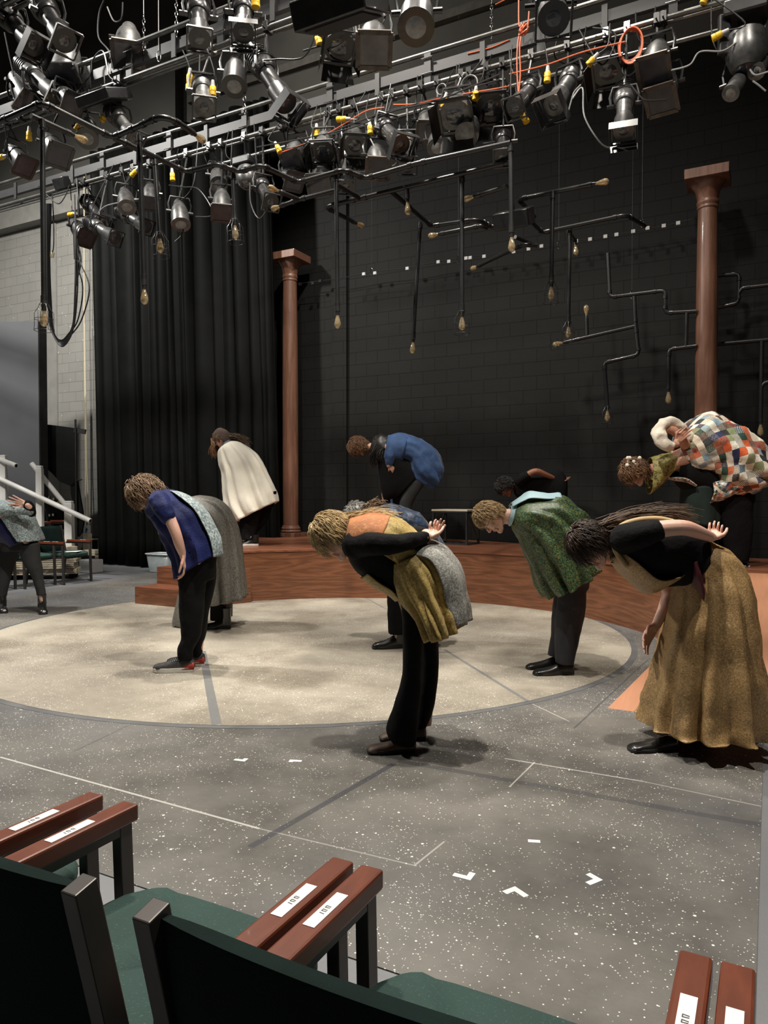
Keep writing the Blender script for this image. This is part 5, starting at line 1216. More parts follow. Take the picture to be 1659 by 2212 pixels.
    def eyelines(s):
        for q in (-1, 1):
            obj('eyebrow', MB().tube([s.W(.084, q * .045, .024), s.W(.094, q * .03, .030), s.W(.094, q * .014, .026)], .0035, 5), H_LBROWN, s.root)
        obj('lips', MB().capsule(s.W(.0905, -.016, -.0565), s.W(.0905, .016, -.0565), .0055, n=8).capsule(s.W(.089, -.013, -.067), s.W(.089, .013, -.067), .0055, n=8), M_LIP, s.root)
    def glasses(s, r=.023):
        mb = MB()
        for q in (-1, 1):
            c = s.W(.102, q * .032, .004)
            mb.tube([c + (s.Hy * cos(2 * pi * i / 18) * r + s.Hc * sin(2 * pi * i / 18) * r * .8) for i in range(19)], .0016, 5)
            mb.tube([s.W(.102, q * .055, .010), s.W(.05, q * .081, .010), s.W(-.01, q * .083, .012), s.W(-.022, q * .082, -.01)], .0016, 5)
        mb.tube([s.W(.104, -.010, .006), s.W(.108, 0, .010), s.W(.104, .010, .006)], .0016, 5)
        obj('eyeglasses', mb, M_GLASSRIM, s.root)
    def hair(s, m, n=520, L=.06, grav=.5, r=.0045, thick=1.09, low=-.55, face=.30, facez=.35, wild=.3, seed=1, name='hair', sweep=None, back=0.0):
        rd = random.Random(seed)
        def ok(x, y, z):
            if z > .93: return True
            if x > face and z < facez: return False
            if x > 0.0 and z < -0.02 and abs(y) > .5: return False
            if x > -.12 and z < -.12: return False
            return z > low
        N, Mm = 34, 22; mb = MB(); idx = {}
        for i in range(Mm + 1):
            th = pi * i / Mm
            for j in range(N):
                p = 2 * pi * j / N; x, y, z = max(sin(th), .002) * cos(p), max(sin(th), .002) * sin(p), cos(th)
                if ok(x, y, z):
                    f = thick + .02 * noise.noise(V((x, y, z)) * 6 + V((seed, 0, 0)))
                    zz = .117 * z * f; yy = .077 * y * f * (1 - .25 * max(0, -z)); xx = .097 * x * f * ((1 - .35 * max(0, -z)) if x < 0 else 1)
                    idx[(i, j)] = len(mb.v); mb.v.append(s.W(xx, yy, zz))
        for i in range(Mm):
            for j in range(N):
                q = [(i, j), (i, (j + 1) % N), (i + 1, (j + 1) % N), (i + 1, j)]
                if all(k in idx for k in q): mb.f.append(tuple(idx[k] for k in q)[::-1])
        c = 0; n = int(n * 1.7); r = r * .8
        while c < n:
            x, y, z = rd.gauss(0, 1), rd.gauss(0, 1), rd.gauss(0, 1); l = sqrt(x * x + y * y + z * z); x, y, z = x / l, y / l, z / l
            if not ok(x, y, z): continue
            c += 1
            p = s.W(.097 * x * thick, .077 * y * thick * (1 - .25 * max(0, -z)), .117 * z * thick)
            out = (s.Hf * x + s.Hy * y + s.Hc * z).normalized()
            t = (out * out.dot(s.Hc) - s.Hc); t = t - out * t.dot(out); t = t.normalized() if t.length > .05 else s.Hf
            if sweep: t = (t + (s.Hf * sweep[0] + s.Hy * sweep[1] + s.Hc * sweep[2])).normalized()
            t = t - s.Hf * back
            dcur = (t + out * .12 + V((rd.uniform(-1, 1), rd.uniform(-1, 1), rd.uniform(-1, 1))) * wild * .7).normalized()
            ll = L * rd.uniform(.6, 1.25); pts = [p]; K = 7
            lift = 1.0 + rd.uniform(.0, 1.0) ** 1.5 * (.05 + .38 * wild)
            for k in range(K):
                q = pts[-1] + dcur * (ll / K); dl = q - s.Ho
                lx, ly, lz = dl.dot(s.Hf) / (.097 * s.Hk), dl.dot(s.Hy) / (.077 * s.Hk), dl.dot(s.Hc) / (.117 * s.Hk)
                rho = sqrt(lx * lx + ly * ly + lz * lz); oo = (s.Hf * lx + s.Hy * ly + s.Hc * lz).normalized()
                want = thick * lift
                if lz > -.75 and k < 5: q = s.Ho + dl * ((want / rho) * .6 + .4)
                pts.append(q); dcur = dcur - oo * dcur.dot(oo) * .8
                dcur = (dcur - UPZ * grav * .35 + V((rd.uniform(-1, 1), rd.uniform(-1, 1), rd.uniform(-1, 1))) * wild * .6).normalized()
            mb.tube(pts, [r * (1 - .115 * k) for k in range(K + 1)], 4, caps=False)
        o = obj(name, mb, m, s.root, angle=180, solid=0); return o
    def locks(s, guides, m, n=60, spread=.03, r=.005, seed=2, name='long_hair', curl=.0):
        """strands following guide lines; guides: lists of (u, v, dy)"""
        rd = random.Random(seed); mb = MB()
        for g in guides:
            G = [s.P(*p) for p in g]
            for k in range(n):
                o0 = V((rd.gauss(0, 1), rd.gauss(0, 1), rd.gauss(0, 1))) * spread * .6; o1 = V((rd.gauss(0, 1), rd.gauss(0, 1), rd.gauss(0, 1))) * spread
                e = rd.uniform(.7, 1.0); ph = rd.uniform(0, 6); q = []
                Gs = spline([tuple(p) for p in G], 4); M_ = int(len(Gs) * e)
                for i, p in enumerate(Gs[:max(3, M_)]):
                    t = i / (len(Gs) - 1); w_ = V((sin(ph + t * 14), cos(ph + t * 12), sin(ph * 2 + t * 13))) * curl
                    q.append(V(p) + o0 * (1 - t) + o1 * t + w_)
                mb.tube(q, [r * (1 - .6 * i / len(q)) for i in range(len(q))], 4, caps=False)
        return obj(name, mb, m, s.root, angle=180)
    def hand(s, wr, d, nrm, side=1, curl=.5, k=1.0, spread=.05, thumb=.6):
        mb = s.bm; wr = V(wr); d = V(d).normalized(); nrm = V(nrm); nrm = (nrm - d * nrm.dot(d)).normalized(); l = d.cross(nrm).normalized()
        mb.capsule(wr - d * .03 * k, wr + d * .015 * k, .025 * k, .024 * k, 12)
        for i in range(4):
            off = (i - 1.5); kn = wr + d * ((.082, .090, .087, .077)[i] * k) + l * (off * .0205 * k)
            mb.capsule(wr + d * .008 * k + l * (off * .012 * k), kn, .0135 * k, .0115 * k, 10)
            p = kn; dd = (d + l * off * spread).normalized(); a = curl * (.45, .5, .55, .6)[i]
            for j, (sl, rr) in enumerate(((.044, .0098), (.028, .0088), (.022, .0078))):
                R = Matrix.Rotation(a * (1.0, 1.25, .9)[j], 3, l.cross(V((0, 0, 0))) if False else l); dn = (R @ dd)
                if dn.dot(nrm) < dd.dot(nrm): dn = Matrix.Rotation(-a * (1.0, 1.25, .9)[j], 3, l) @ dd
                dd = dn; q = p + dd * sl * k * (.95, 1.06, 1.0, .8)[i]
                mb.capsule(p, q, rr * k, rr * .9 * k, 8); p = q
        p = wr + d * .02 * k + l * side * .022 * k
        for j, (dr, sl, rr) in enumerate((((d * .75 + l * side * .75 + nrm * thumb * .6), .045, .0135), ((d * .95 + l * side * .3 + nrm * thumb * .7), .033, .0108), ((d + nrm * thumb * .9), .027, .0095))):
            q = p + dr.normalized() * sl * k; mb.capsule(p, q, rr * k, rr * .88 * k, 8); p = q
    def trunk(s, pts):
        """hidden core of the body: (u, v, dy, in-plane radius, half width)"""
        rings = []
        for i, (u, v, dy, r, w) in enumerate(pts):
            a = pts[max(i - 1, 0)]; b = pts[min(i + 1, len(pts) - 1)]; du, dv = b[0] - a[0], b[1] - a[1]; L = hypot(du, dv); nx, ny = -dv / L, du / L; R = r / s.px
            rings.append((u - nx * R, v - ny * R, u + nx * R, v + ny * R, w, dy))
        s.loft('', rings, None, sub=4, n=24, amp2=0, caps=True, mb=s.bm)
    def seg(s, pts):
        if pts[0][3] >= .075: pts = [(u, v, dy, r * .76) for u, v, dy, r in pts]
        s.limb(pts, mb=s.bm, sub=4, n=14)
    def body(s, m, voxel=.0052):
        for v in s.bm.v:
            if v.z < s.z0 + .078: v.z = s.z0 + .078 + .02 * (v.z - s.z0 - .078)
        o = obj('body', s.bm, m, s.root); fuse(o, voxel, 2); return o
    def shoe(s, heel, toe, m, ms, style='dress', dy=None, L=None, accent=None, free=False, dt=-.03):
        s.ns = getattr(s, 'ns', 0) + 1
        if dy is None: dy = -.085 if s.ns == 1 else .1
        if free: a, b = onZ(*heel, s.z0), onZ(*toe, s.z0)
        else: a, b = s.P(heel[0], 1200, dy), s.P(toe[0], 1200, dy + dt); a.z = b.z = s.z0
        d = b - a; L = L or max(.24, min(.30, d.length)); d.normalize(); mid = (a + b) / 2; a = mid - d * L / 2
        l = UPZ.cross(d); z0 = s.z0 + 0.007 if s.z0 == 0 else s.z0 + .001
        def w(x): return .031 + .016 * math.exp(-((x - .68) / .22) ** 2) - .0 * x if x < .9 else .044 * sqrt(max(0, 1 - ((x - .9) / .105) ** 2)) + .002
        hs = {'dress': .026, 'sneaker': .034, 'boot': .036, 'flat': .016, 'hightop': .028}[style]
        mb = MB(); xs = [0, .03, .08, .2, .35, .5, .6, .7, .8, .88, .93, .97, .995]
        outl = [(x, w(x) * (1 if x > .02 else .6)) for x in xs] ; ring = [(x, y) for x, y in outl] + [(x, -y) for x, y in reversed(outl)]
        pt = lambda x, y, z: a + d * (x * L) + l * y + UPZ * (z0 - s.z0 + z) + V((0, 0, 0))
        n = len(ring)
        for z, g in ((0, 1.0), (hs, 1.03 if style != 'dress' else 1.0)):
            for x, y in ring:
                zz = z
                if z > 0 and x > .45 and style in ('dress', 'boot'): zz = hs * (.55 if x < .9 else .5)
                if z == 0 and style == 'sneaker' and x > .85: zz = .012 * (x - .85) / .15
                mb.v.append(pt(x, y * g, zz))
        mb.f = [tuple(range(n))[::-1], tuple(range(n, 2 * n))] + [(i, (i + 1) % n, n + (i + 1) % n, n + i) for i in range(n)]
        M = MB(); C = 18
        H = {'dress': [(.0, .075), (.06, .088), (.2, .092), (.34, .085), (.48, .068), (.62, .055), (.78, .046), (.9, .04), (.97, .028), (.998, .012)],
             'flat': [(.0, .06), (.06, .068), (.2, .07), (.34, .062), (.48, .052), (.62, .045), (.78, .04), (.9, .035), (.97, .025), (.998, .01)],
             'sneaker': [(.0, .085), (.06, .098), (.2, .102), (.34, .105), (.48, .092), (.62, .078), (.78, .068), (.9, .062), (.97, .052), (.998, .038)],
             'boot': [(.0, .10), (.06, .115), (.2, .12), (.34, .112), (.48, .088), (.62, .068), (.78, .060), (.9, .052), (.97, .038), (.998, .016)],
             'hightop': [(.0, .11), (.06, .13), (.2, .135), (.34, .12), (.48, .088), (.62, .062), (.78, .052), (.9, .044), (.97, .03), (.998, .014)]}[style]
        b_ = hs * (.85 if style in ('sneaker', 'hightop') else .5)
        for x, h in H:
            ww = w(x) * (.97 if x > .02 else .62)
            for k in range(C + 1):
                t = pi * k / C; M.v.append(pt(x, ww * cos(t) * (1 if sin(t) < .7 else .95), b_ + (h - b_) * sin(t) ** .75))
        for i in range(len(H) - 1):
            for k in range(C): q = i * (C + 1) + k; M.f.append((q, q + 1, q + C + 2, q + C + 1))
        M.f.append(tuple(range(C + 1))[::-1]); e = (len(H) - 1) * (C + 1); M.f.append(tuple(e + k for k in range(C + 1)))
        if style in ('boot', 'hightop'):
            top = .20 if style == 'boot' else .15; M.lathe([(.046, 0), (.044, top - .09), (.047, top - .06), (.047, top - .05)], pt(.17, 0, .05), UPZ, 18)
        sh = obj('shoe', M, m, s.root, angle=60)
        obj('sole', mb, ms, sh, smooth=False, bevel=.003)
        if style in ('boot', 'sneaker', 'hightop'):
            lc = MB(); Hf = lambda x: next(h0 + (h1 - h0) * (x - x0) / (x1 - x0) for (x0, h0), (x1, h1) in zip(H, H[1:]) if x0 <= x <= x1)
            for k in range(6):
                x = .34 + .05 * k; lc.tube([pt(x, .026, Hf(x) * .86), pt(x + .015, 0, Hf(x + .015) + .004), pt(x + .03, -.026, Hf(x + .03) * .86)], .0028, 5)
                lc.tube([pt(x, -.026, Hf(x) * .86), pt(x + .015, 0, Hf(x + .015) + .005), pt(x + .03, .026, Hf(x + .03) * .86)], .0028, 5)
            for q in (-1, 1): lc.tube([pt(.34, 0, Hf(.34) + .004), pt(.37, q * .03, Hf(.34) + .022), pt(.42, q * .045, Hf(.34) - .01)], .0025, 5)
            obj('laces', lc, M_CABLE if style != 'hightop' else R_WHITE, sh)
        if accent:
            M2 = MB()
            for x, h in ((.0, .07), (.04, .078), (.12, .075), (.22, .062), (.3, .045)):
                for k in range(9):
                    t = pi * (k / 8); ww = w(max(x, .03)) * 1.02 + .001; M2.v.append(pt(x - .004, ww * cos(t), hs * .6 + (h - hs * .6) * sin(t) ** .5))
            for i in range(4):
                for k in (0, 1, 2, 5, 6, 7): q = i * 9 + k; M2.f.append((q, q + 1, q + 10, q + 9))
            obj('heel_panel', M2, accent, sh, solid=.002)
        return sh

Tb = 2 * pi   # arcs: 0 = back side (B), pi = belly side (A), 1.5*pi = the side toward the camera
def arc(c, h): return (c - h, c + h)

# ---- 1 blue velvet top, left
f = Fig(395, 1446, 0, 'person bowing in a royal blue velvet top with dark grey red-heeled sneakers')
f.head(316, 1066, 238, 0, 1.0, neck=(345, 1082, 0))
f.trunk([(345, 1082, 0, .06, .08), (362, 1092, 0, .10, .17), (385, 1112, 0, .11, .17), (405, 1140, 0, .105, .14), (422, 1172, 0, .11, .15), (432, 1205, 0, .11, .16), (430, 1225, 0, .09, .15)])
f.seg([(424, 1225, -.08, .08), (415, 1320, -.08, .055), (404, 1415, -.08, .04), (402, 1438, -.08, .035)]); f.seg([(440, 1222, .1, .08), (437, 1320, .1, .055), (428, 1410, .1, .04), (427, 1430, .1, .035)])
f.seg([(348, 1086, -.17, .052), (366, 1118, -.20, .045), (380, 1152, -.22, .038), (387, 1175, -.21, .036), (394, 1196, -.19, .027)])
f.hand(f.P(395, 1200, -.19), f.P(401, 1232, -.17) - f.P(395, 1200, -.19), FWD * -.2 + RGT * -1, -1, .75, 1.0)
f.seg([(350, 1100, .17, .05), (352, 1148, .20, .040), (366, 1168, .10, .030), (376, 1178, -.02, .027)])
f.hand(f.P(377, 1180, 0), V(RGT) - UPZ * .3, -UPZ - RGT * .2, 1, .5, .95)
f.body(SK_FAIR)
f.hair(H_LBROWN, 1000, .10, .45, .0045, 1.14, -.6, .32, .3, .75, 11)
f.loft('velvet_top', [(322, 1096, 350, 1056, .07), (318, 1106, 372, 1061, .15), (334, 1128, 397, 1073, .19), (348, 1152, 428, 1096, .195), (363, 1180, 449, 1131, .19), (377, 1212, 466, 1165, .19), (386, 1248, 471, 1196, .195)], C_ROYAL, folds=(9, .018, 1), amp2=.018)
f.loft('lace_back_panel', [(366, 1060, 372, 1061, .10), (360, 1090, 401, 1072, .17), (375, 1125, 433, 1095, .19), (390, 1150, 455, 1131, .19), (400, 1180, 471, 1166, .19), (410, 1205, 476, 1200, .19)], C_LACE, arc=arc(.05, .80), grow=.009, amp2=.006)
f.limb([(344, 1082, -.15, .078), (352, 1098, -.19, .074), (361, 1112, -.20, .068)], C_ROYAL, 'short_sleeve', amp2=.012, voxel=.008)
f.loft('side_panel', [(384, 1200, 392, 1198, .015, -.12), (384, 1235, 391, 1232, .02, -.1), (385, 1266, 388, 1262, .01, -.08)], C_DEEPBLUE, caps=True)
f.legs('trousers', [[(384, 1222, 468, 1188, .15), (385, 1245, 466, 1218, .16), (388, 1268, 462, 1250, .155)],
    [(386, 1225, 445, 1215, .085, -.08), (387, 1267, 444, 1262, .09, -.08), (387, 1320, 440, 1322, .085, -.08), (391, 1352, 436, 1356, .08, -.08), (392, 1378, 433, 1376, .075, -.08), (385, 1396, 419, 1402, .07, -.08), (384, 1408, 418, 1414, .065, -.08), (386, 1424, 416, 1426, .055, -.08)],
    [(412, 1225, 468, 1205, .085, .1), (414, 1267, 464, 1262, .085, .1), (420, 1322, 452, 1322, .08, .1), (422, 1360, 446, 1360, .07, .1), (416, 1395, 438, 1393, .065, .1), (414, 1408, 438, 1408, .06, .1), (418, 1418, 434, 1418, .05, .1)]], C_BLKLEG)
f.shoe((419, 1450), (329, 1447), L_MESH, R_WHITE, 'sneaker', accent=L_RED); f.shoe((441, 1433), (358, 1431), L_MESH, R_WHITE, 'sneaker', accent=L_RED)

# ---- 2 shimmering tweed skirt behind 1
f = Fig(450, 1356, 0, 'person behind the blue velvet top in a long shimmering grey tweed robe')
f.head(372, 1092, 240, 0, .95, neck=(398, 1098, 0))
f.trunk([(398, 1098, 0, .06, .08), (415, 1098, 0, .10, .16), (440, 1105, 0, .11, .16), (465, 1125, 0, .11, .15), (482, 1155, 0, .12, .17), (480, 1180, 0, .10, .16)])
f.seg([(474, 1175, -.06, .085), (471, 1260, -.06, .055), (470, 1340, -.06, .04)]); f.seg([(464, 1175, .1, .085), (440, 1260, .1, .055), (425, 1345, .1, .04)])
f.seg([(425, 1105, -.12, .045), (430, 1150, -.13, .035), (432, 1190, -.12, .025)]); f.hand(f.P(432, 1193, -.12), -UPZ - RGT * .1, -RGT, -1, .5, .95)
f.seg([(425, 1105, .12, .045), (430, 1150, .13, .035), (432, 1190, .12, .025)]); f.hand(f.P(432, 1193, .12), -UPZ - RGT * .1, -RGT, 1, .5, .95)
f.body(SK_FAIR, .006)
f.hair(H_DARK, 300, .06, .5, seed=5)
f.loft('tweed_robe', [(392, 1106, 405, 1076, .08), (398, 1130, 440, 1071, .19), (408, 1160, 480, 1085, .22), (414, 1190, 506, 1120, .24), (413, 1232, 519, 1180, .27), (417, 1270, 523, 1240, .30), (424, 1305, 527, 1292, .32)], C_TWEED, n=110, folds=(12, .042, 2.2), amp2=.01)
f.loft('robe_front_panel', [(400, 1240, 440, 1240, .10, .08), (386, 1290, 425, 1300, .13, .08), (377, 1335, 420, 1340, .14, .08), (377, 1348, 424, 1352, .14, .08)], C_TWEED, folds=(7, .012, 1))
f.loft('trailing_panel', [(480, 1280, 500, 1280, .03, .12), (484, 1300, 501, 1300, .03, .12), (486, 1330, 501, 1331, .03, .12)], C_TWEED)
f.legs('trousers', [[(455, 1270, 490, 1270, .08, -.06), (454, 1310, 488, 1308, .08, -.06), (454, 1340, 487, 1338, .075, -.06)], [(400, 1270, 470, 1270, .08, .1), (405, 1310, 450, 1310, .07, .1), (408, 1345, 440, 1345, .06, .1)]], C_BLKLEG)
f.shoe((487, 1353), (452, 1356), L_BLACK, R_BLACK, 'boot', L=.25); f.shoe((440, 1359), (381, 1360), L_RED, R_BLACK, 'flat')

# ---- 3 cream poncho, on the platform
f = Fig(548, 1178, PH, 'person on the platform in a cream wool poncho with a brown felt cap')
f.head(478, 948, 215, 0, .96, neck=(498, 970, 0))
f.trunk([(498, 970, 0, .055, .08), (512, 985, 0, .10, .16), (530, 1010, 0, .11, .17), (545, 1035, 0, .105, .14), (556, 1055, 0, .12, .16), (558, 1075, 0, .10, .15)])
f.seg([(553, 1070, -.07, .085), (547, 1120, -.07, .055), (545, 1165, -.07, .04)]); f.seg([(562, 1070, .1, .085), (552, 1120, .1, .055), (535, 1165, .1, .04)])
f.seg([(515, 985, -.13, .045), (520, 1020, -.13, .034), (525, 1050, -.10, .025)]); f.hand(f.P(525, 1052, -.10), -UPZ, -RGT, -1, .5, .9)
f.seg([(515, 985, .13, .045), (520, 1020, .13, .034), (525, 1050, .10, .025)]); f.hand(f.P(525, 1052, .10), -UPZ, -RGT, 1, .5, .9)
f.body(SK_FAIR, .006)
f.hair(H_BROWN, 420, .07, .8, seed=8, face=.35)
f.loft('felt_cap', [(461, 944, 500, 958, .085), (462, 934, 501, 948, .088), (470, 926, 496, 936, .075), (478, 924, 488, 928, .03)], C_CAP, caps=True)
f.locks([[(462, 948, 0), (461, 962, -.04), (459, 975, -.04), (463, 990, -.03)], [(468, 955, .05), (466, 968, .05), (465, 980, .05)]], H_AUBURN, 60, .028, .005, 3)
f.locks([[(492, 945, -.02), (510, 944, -.03), (525, 950, -.02), (538, 961, -.02)]], H_BROWN, 160, .032, .004, 4, 'hair_over_shoulder', .006)
f.loft('collar', [(481, 962, 492, 948, .06), (484, 970, 500, 950, .075)], mat('blue_grey_collar', (0.10, 0.13, 0.18), .8), grow=.006)
f.loft('poncho', [(478, 968, 500, 953, .08), (473, 976, 520, 956, .15), (474, 1000, 549, 976, .20), (481, 1022, 565, 998, .23), (484, 1060, 583, 1036, .26), (490, 1098, 594, 1062, .28), (510, 1129, 599, 1084, .28)], C_WOOL, n=110, folds=(11, .034, .6), amp2=.007)
f.legs('trousers', [[(515, 1080, 598, 1060, .16), (520, 1100, 592, 1095, .16)], [(517, 1090, 570, 1090, .085, -.07), (519, 1130, 558, 1130, .08, -.07), (522, 1166, 553, 1166, .07, -.07)], [(530, 1090, 590, 1090, .085, .1), (530, 1130, 575, 1130, .08, .1), (518, 1160, 545, 1160, .07, .1)]], C_BLKLEG)
f.shoe((555, 1176), (522, 1177), L_BLACK, R_WHITE, 'hightop', L=.25); f.shoe((548, 1170), (514, 1172), L_BLACK, R_WHITE, 'hightop', L=.25)

# ---- 4 blue cloak, on the platform
f = Fig(885, 1172, PH, 'person on the platform in a blue cloak with a black fur collar')
f.head(775, 965, 245, 0, .97, neck=(812, 965, 0))
f.trunk([(812, 965, 0, .055, .08), (832, 968, 0, .10, .17), (860, 972, 0, .11, .17), (890, 990, 0, .11, .15), (915, 1012, 0, .12, .17), (920, 1025, 0, .10, .16)])
f.seg([(915, 1022, -.08, .085), (885, 1070, -.08, .06), (870, 1105, -.08, .05), (880, 1160, -.08, .04)]); f.seg([(910, 1025, .1, .085), (870, 1075, .1, .06), (850, 1110, .1, .05), (860, 1158, .1, .04)])
f.seg([(838, 978, -.17, .048), (842, 992, -.2, .042), (840, 1006, -.2, .036)]); f.hand(f.P(841, 1005, -.2), RGT * .6 - UPZ * .7, FWD - RGT * .3, -1, .8, .95)
f.seg([(835, 978, .17, .048), (832, 1030, .2, .038), (828, 1070, .18, .027)]); f.hand(f.P(828, 1073, .18), -UPZ, -RGT, 1, .4, .95)
f.body(SK_TAN, .006)
f.hair(H_AUBURN, 900, .15, .35, .0045, 1.22, -.6, .3, .3, .9, 21, sweep=(.3, 0, .6))
col_ = f.loft('fur_collar', [(797, 978, 806, 944, .10), (806, 992, 822, 938, .15), (820, 1000, 838, 940, .17)], H_BLACK, amp2=.02, caps=True)
f.locks([[(820, 945, -.05), (810, 970, -.12), (803, 990, -.12), (812, 1008, -.1)], [(835, 950, -.08), (822, 975, -.15), (818, 1000, -.15)]], H_BLACK, 70, .035, .007, 6, 'fur_tufts')
f.loft('black_shirt', [(815, 985, 822, 950, .12), (822, 1040, 850, 950, .19), (830, 1080, 890, 985, .19), (848, 1085, 920, 1010, .17)], C_BLACK)
f.loft('cloak', [(834, 990, 838, 942, .12), (838, 1001, 868, 937, .19), (878, 1001, 902, 947, .21), (884, 1018, 936, 968, .23), (893, 1036, 951, 990, .24), (915, 1048, 957, 1014, .23), (938, 1053, 952, 1036, .18)], C_DENIM, folds=(7, .03, 1.2), amp2=.022, n=80)
f.loft('cloak_shoulder', [(828, 985, 838, 942, .14), (824, 1003, 868, 938, .205), (868, 1002, 880, 944, .21)], C_DENIM, arc=arc(1.5 * pi, 1.3), grow=.012)
f.limb([(846, 968, -.13, .08), (842, 985, -.19, .07), (841, 1000, -.2, .055)], C_DENIM, 'cloak_sleeve', voxel=.009, amp2=.012)
f.loft('denim_strip', [(843, 1045, 852, 1045, .02, -.1), (842, 1070, 850, 1070, .02, -.1), (844, 1090, 849, 1090, .02, -.1)], C_DENIM, caps=True)
f.legs('trousers', [[(885, 1030, 935, 1020, .15), (878, 1045, 925, 1035, .15)], [(880, 1040, 925, 1035, .085, -.08), (863, 1080, 893, 1085, .08, -.08), (864, 1120, 890, 1120, .07, -.08), (868, 1165, 892, 1165, .06, -.08)], [(872, 1040, 920, 1035, .085, .1), (840, 1080, 873, 1085, .08, .1), (838, 1120, 862, 1120, .07, .1), (846, 1165, 870, 1165, .06, .1)]], C_CHARCOAL)
f.shoe((896, 1174), (855, 1176), L_BLACK, R_BLACK, 'flat', L=.26); f.shoe((875, 1170), (835, 1172), L_BLACK, R_BLACK, 'flat', L=.26)

# ---- 5 crushed navy velvet behind the centre figure
f = Fig(852, 1397, 0, 'person in crushed navy velvet with cropped grey hair bowing behind the centre figure')
f.head(775, 1112, 235, 10, 1.0, neck=(800, 1120, 0))
f.trunk([(800, 1120, 0, .06, .08), (822, 1120, 0, .10, .18), (855, 1125, 0, .12, .18), (890, 1145, 0, .12, .16), (915, 1175, 0, .125, .18), (918, 1200, 0, .11, .17)])
f.seg([(910, 1195, -.09, .09), (880, 1290, -.09, .058), (858, 1375, -.09, .042)]); f.seg([(915, 1195, .12, .09), (905, 1290, .12, .058), (890, 1375, .12, .042)])
f.seg([(835, 1130, -.12, .045), (850, 1180, -.12, .035), (865, 1225, -.1, .026)]); f.hand(f.P(866, 1228, -.1), -UPZ, -RGT, -1, .5)
f.seg([(835, 1130, .12, .045), (850, 1180, .12, .035), (865, 1225, .1, .026)]); f.hand(f.P(866, 1228, .1), -UPZ, -RGT, 1, .5)
f.body(SK_FAIR, .006)
f.hair(H_GREY, 500, .018, .2, .0035, 1.04, -.6, .3, .3, .4, 31); f.glasses()
f.locks([[(797, 1100, -.03), (806, 1092, -.03), (816, 1089, -.02), (825, 1094, -.02)]], H_LBROWN, 120, .035, .005, 7, 'ginger_fringe', .01)
f.loft('velvet_dress', [(784, 1140, 792, 1107, .08), (795, 1160, 830, 1090, .18), (815, 1185, 865, 1092, .21), (838, 1212, 900, 1113, .22), (850, 1245, 932, 1142, .22), (856, 1290, 956, 1172, .23), (860, 1320, 966, 1206, .24), (862, 1335, 966, 1260, .24)], C_NAVYVEL, n=80, folds=(11, .018, 1), amp2=.028)
f.legs('trousers', [[(840, 1250, 905, 1240, .1, -.09), (836, 1300, 885, 1300, .09, -.09), (838, 1350, 874, 1352, .08, -.09), (839, 1368, 872, 1370, .075, -.09)], [(862, 1250, 940, 1240, .1, .12), (880, 1310, 925, 1310, .09, .12), (876, 1385, 905, 1385, .08, .12)]], C_BLKLEG)
f.shoe((866, 1396), (814, 1397), L_BLACK, R_BLACK, 'boot', L=.29); f.shoe((910, 1385), (855, 1386), L_BLACK, R_BLACK, 'boot', L=.29)

# ---- 6 centre figure in mustard and orange tunic
f = Fig(870, 1611, 0, 'person at the centre in a mustard and orange tunic, one black-sleeved arm behind the back')
f.head(722, 1155, 236, 0, .98, neck=(762, 1152, 0))
f.trunk([(762, 1150, 0, .06, .09), (785, 1152, 0, .10, .17), (820, 1165, 0, .115, .17), (860, 1190, 0, .11, .14), (900, 1222, 0, .115, .165), (910, 1255, 0, .115, .17), (908, 1285, 0, .09, .16)])
f.seg([(895, 1280, -.09, .09), (890, 1430, -.09, .056), (878, 1580, -.09, .04)]); f.seg([(920, 1275, .1, .09), (925, 1430, .1, .056), (920, 1570, .1, .04)])
f.seg([(785, 1168, -.14, .036), (815, 1175, -.235, .03), (850, 1176, -.26, .027), (890, 1168, -.215, .025), (922, 1160, -.14, .024)])
f.hand(f.P(921, 1160, -.14), (RGT * .45 + FWD * .85 + UPZ * .05), UPZ * 1.0 - FWD * .2, 1, 1.5, .9, .03, .9)
f.seg([(785, 1165, .14, .036), (815, 1160, .235, .03), (850, 1160, .26, .027), (890, 1154, .20, .025), (922, 1152, .08, .024)])
f.hand(f.P(922, 1152, .08), (RGT * .5 - FWD * .9 + UPZ * .05), UPZ - FWD * .1, -1, 1.4, .9)
f.body(SK_FAIR, .0046)
f.hair(H_BLOND, 1000, .10, .3, .0040, 1.08, -.6, .3, .3, .4, 41, back=.3)
f.locks([[(748, 1126, 0), (775, 1120, -.03), (820, 1116, -.04), (866, 1133, -.05)], [(745, 1130, .05), (785, 1118, .05), (830, 1114, .05), (858, 1124, .04)]], H_BLOND, 140, .026, .003, 9, 'ponytail', .0015)
f.loft('undershirt', [(750, 1180, 757, 1130, .07), (750, 1190, 783, 1122, .17), (762, 1220, 818, 1120, .195), (785, 1242, 858, 1138, .19), (820, 1262, 895, 1165, .17), (850, 1285, 935, 1195, .17), (862, 1300, 945, 1225, .17)], C_BLACK, amp2=.012)
f.limb([(770, 1178, -.13, .075), (790, 1176, -.19, .062), (815, 1175, -.24, .056), (850, 1176, -.265, .049), (885, 1169, -.225, .041), (918, 1161, -.145, .031)], C_BLACK, 'near_sleeve', amp2=.006, voxel=.006)
f.limb([(778, 1168, .13, .07), (815, 1162, .24, .054), (850, 1160, .265, .046), (885, 1152, .21, .038), (914, 1150, .11, .03)], C_BLACK, 'far_sleeve', amp2=.006, voxel=.006)
f.loft('orange_yoke', [(748, 1172, 757, 1124, .085), (752, 1184, 780, 1118, .16), (772, 1200, 812, 1113, .20), (800, 1215, 842, 1117, .205)], C_ORANGE, arc=arc(0.0, 1.95), grow=.012, amp2=.008)
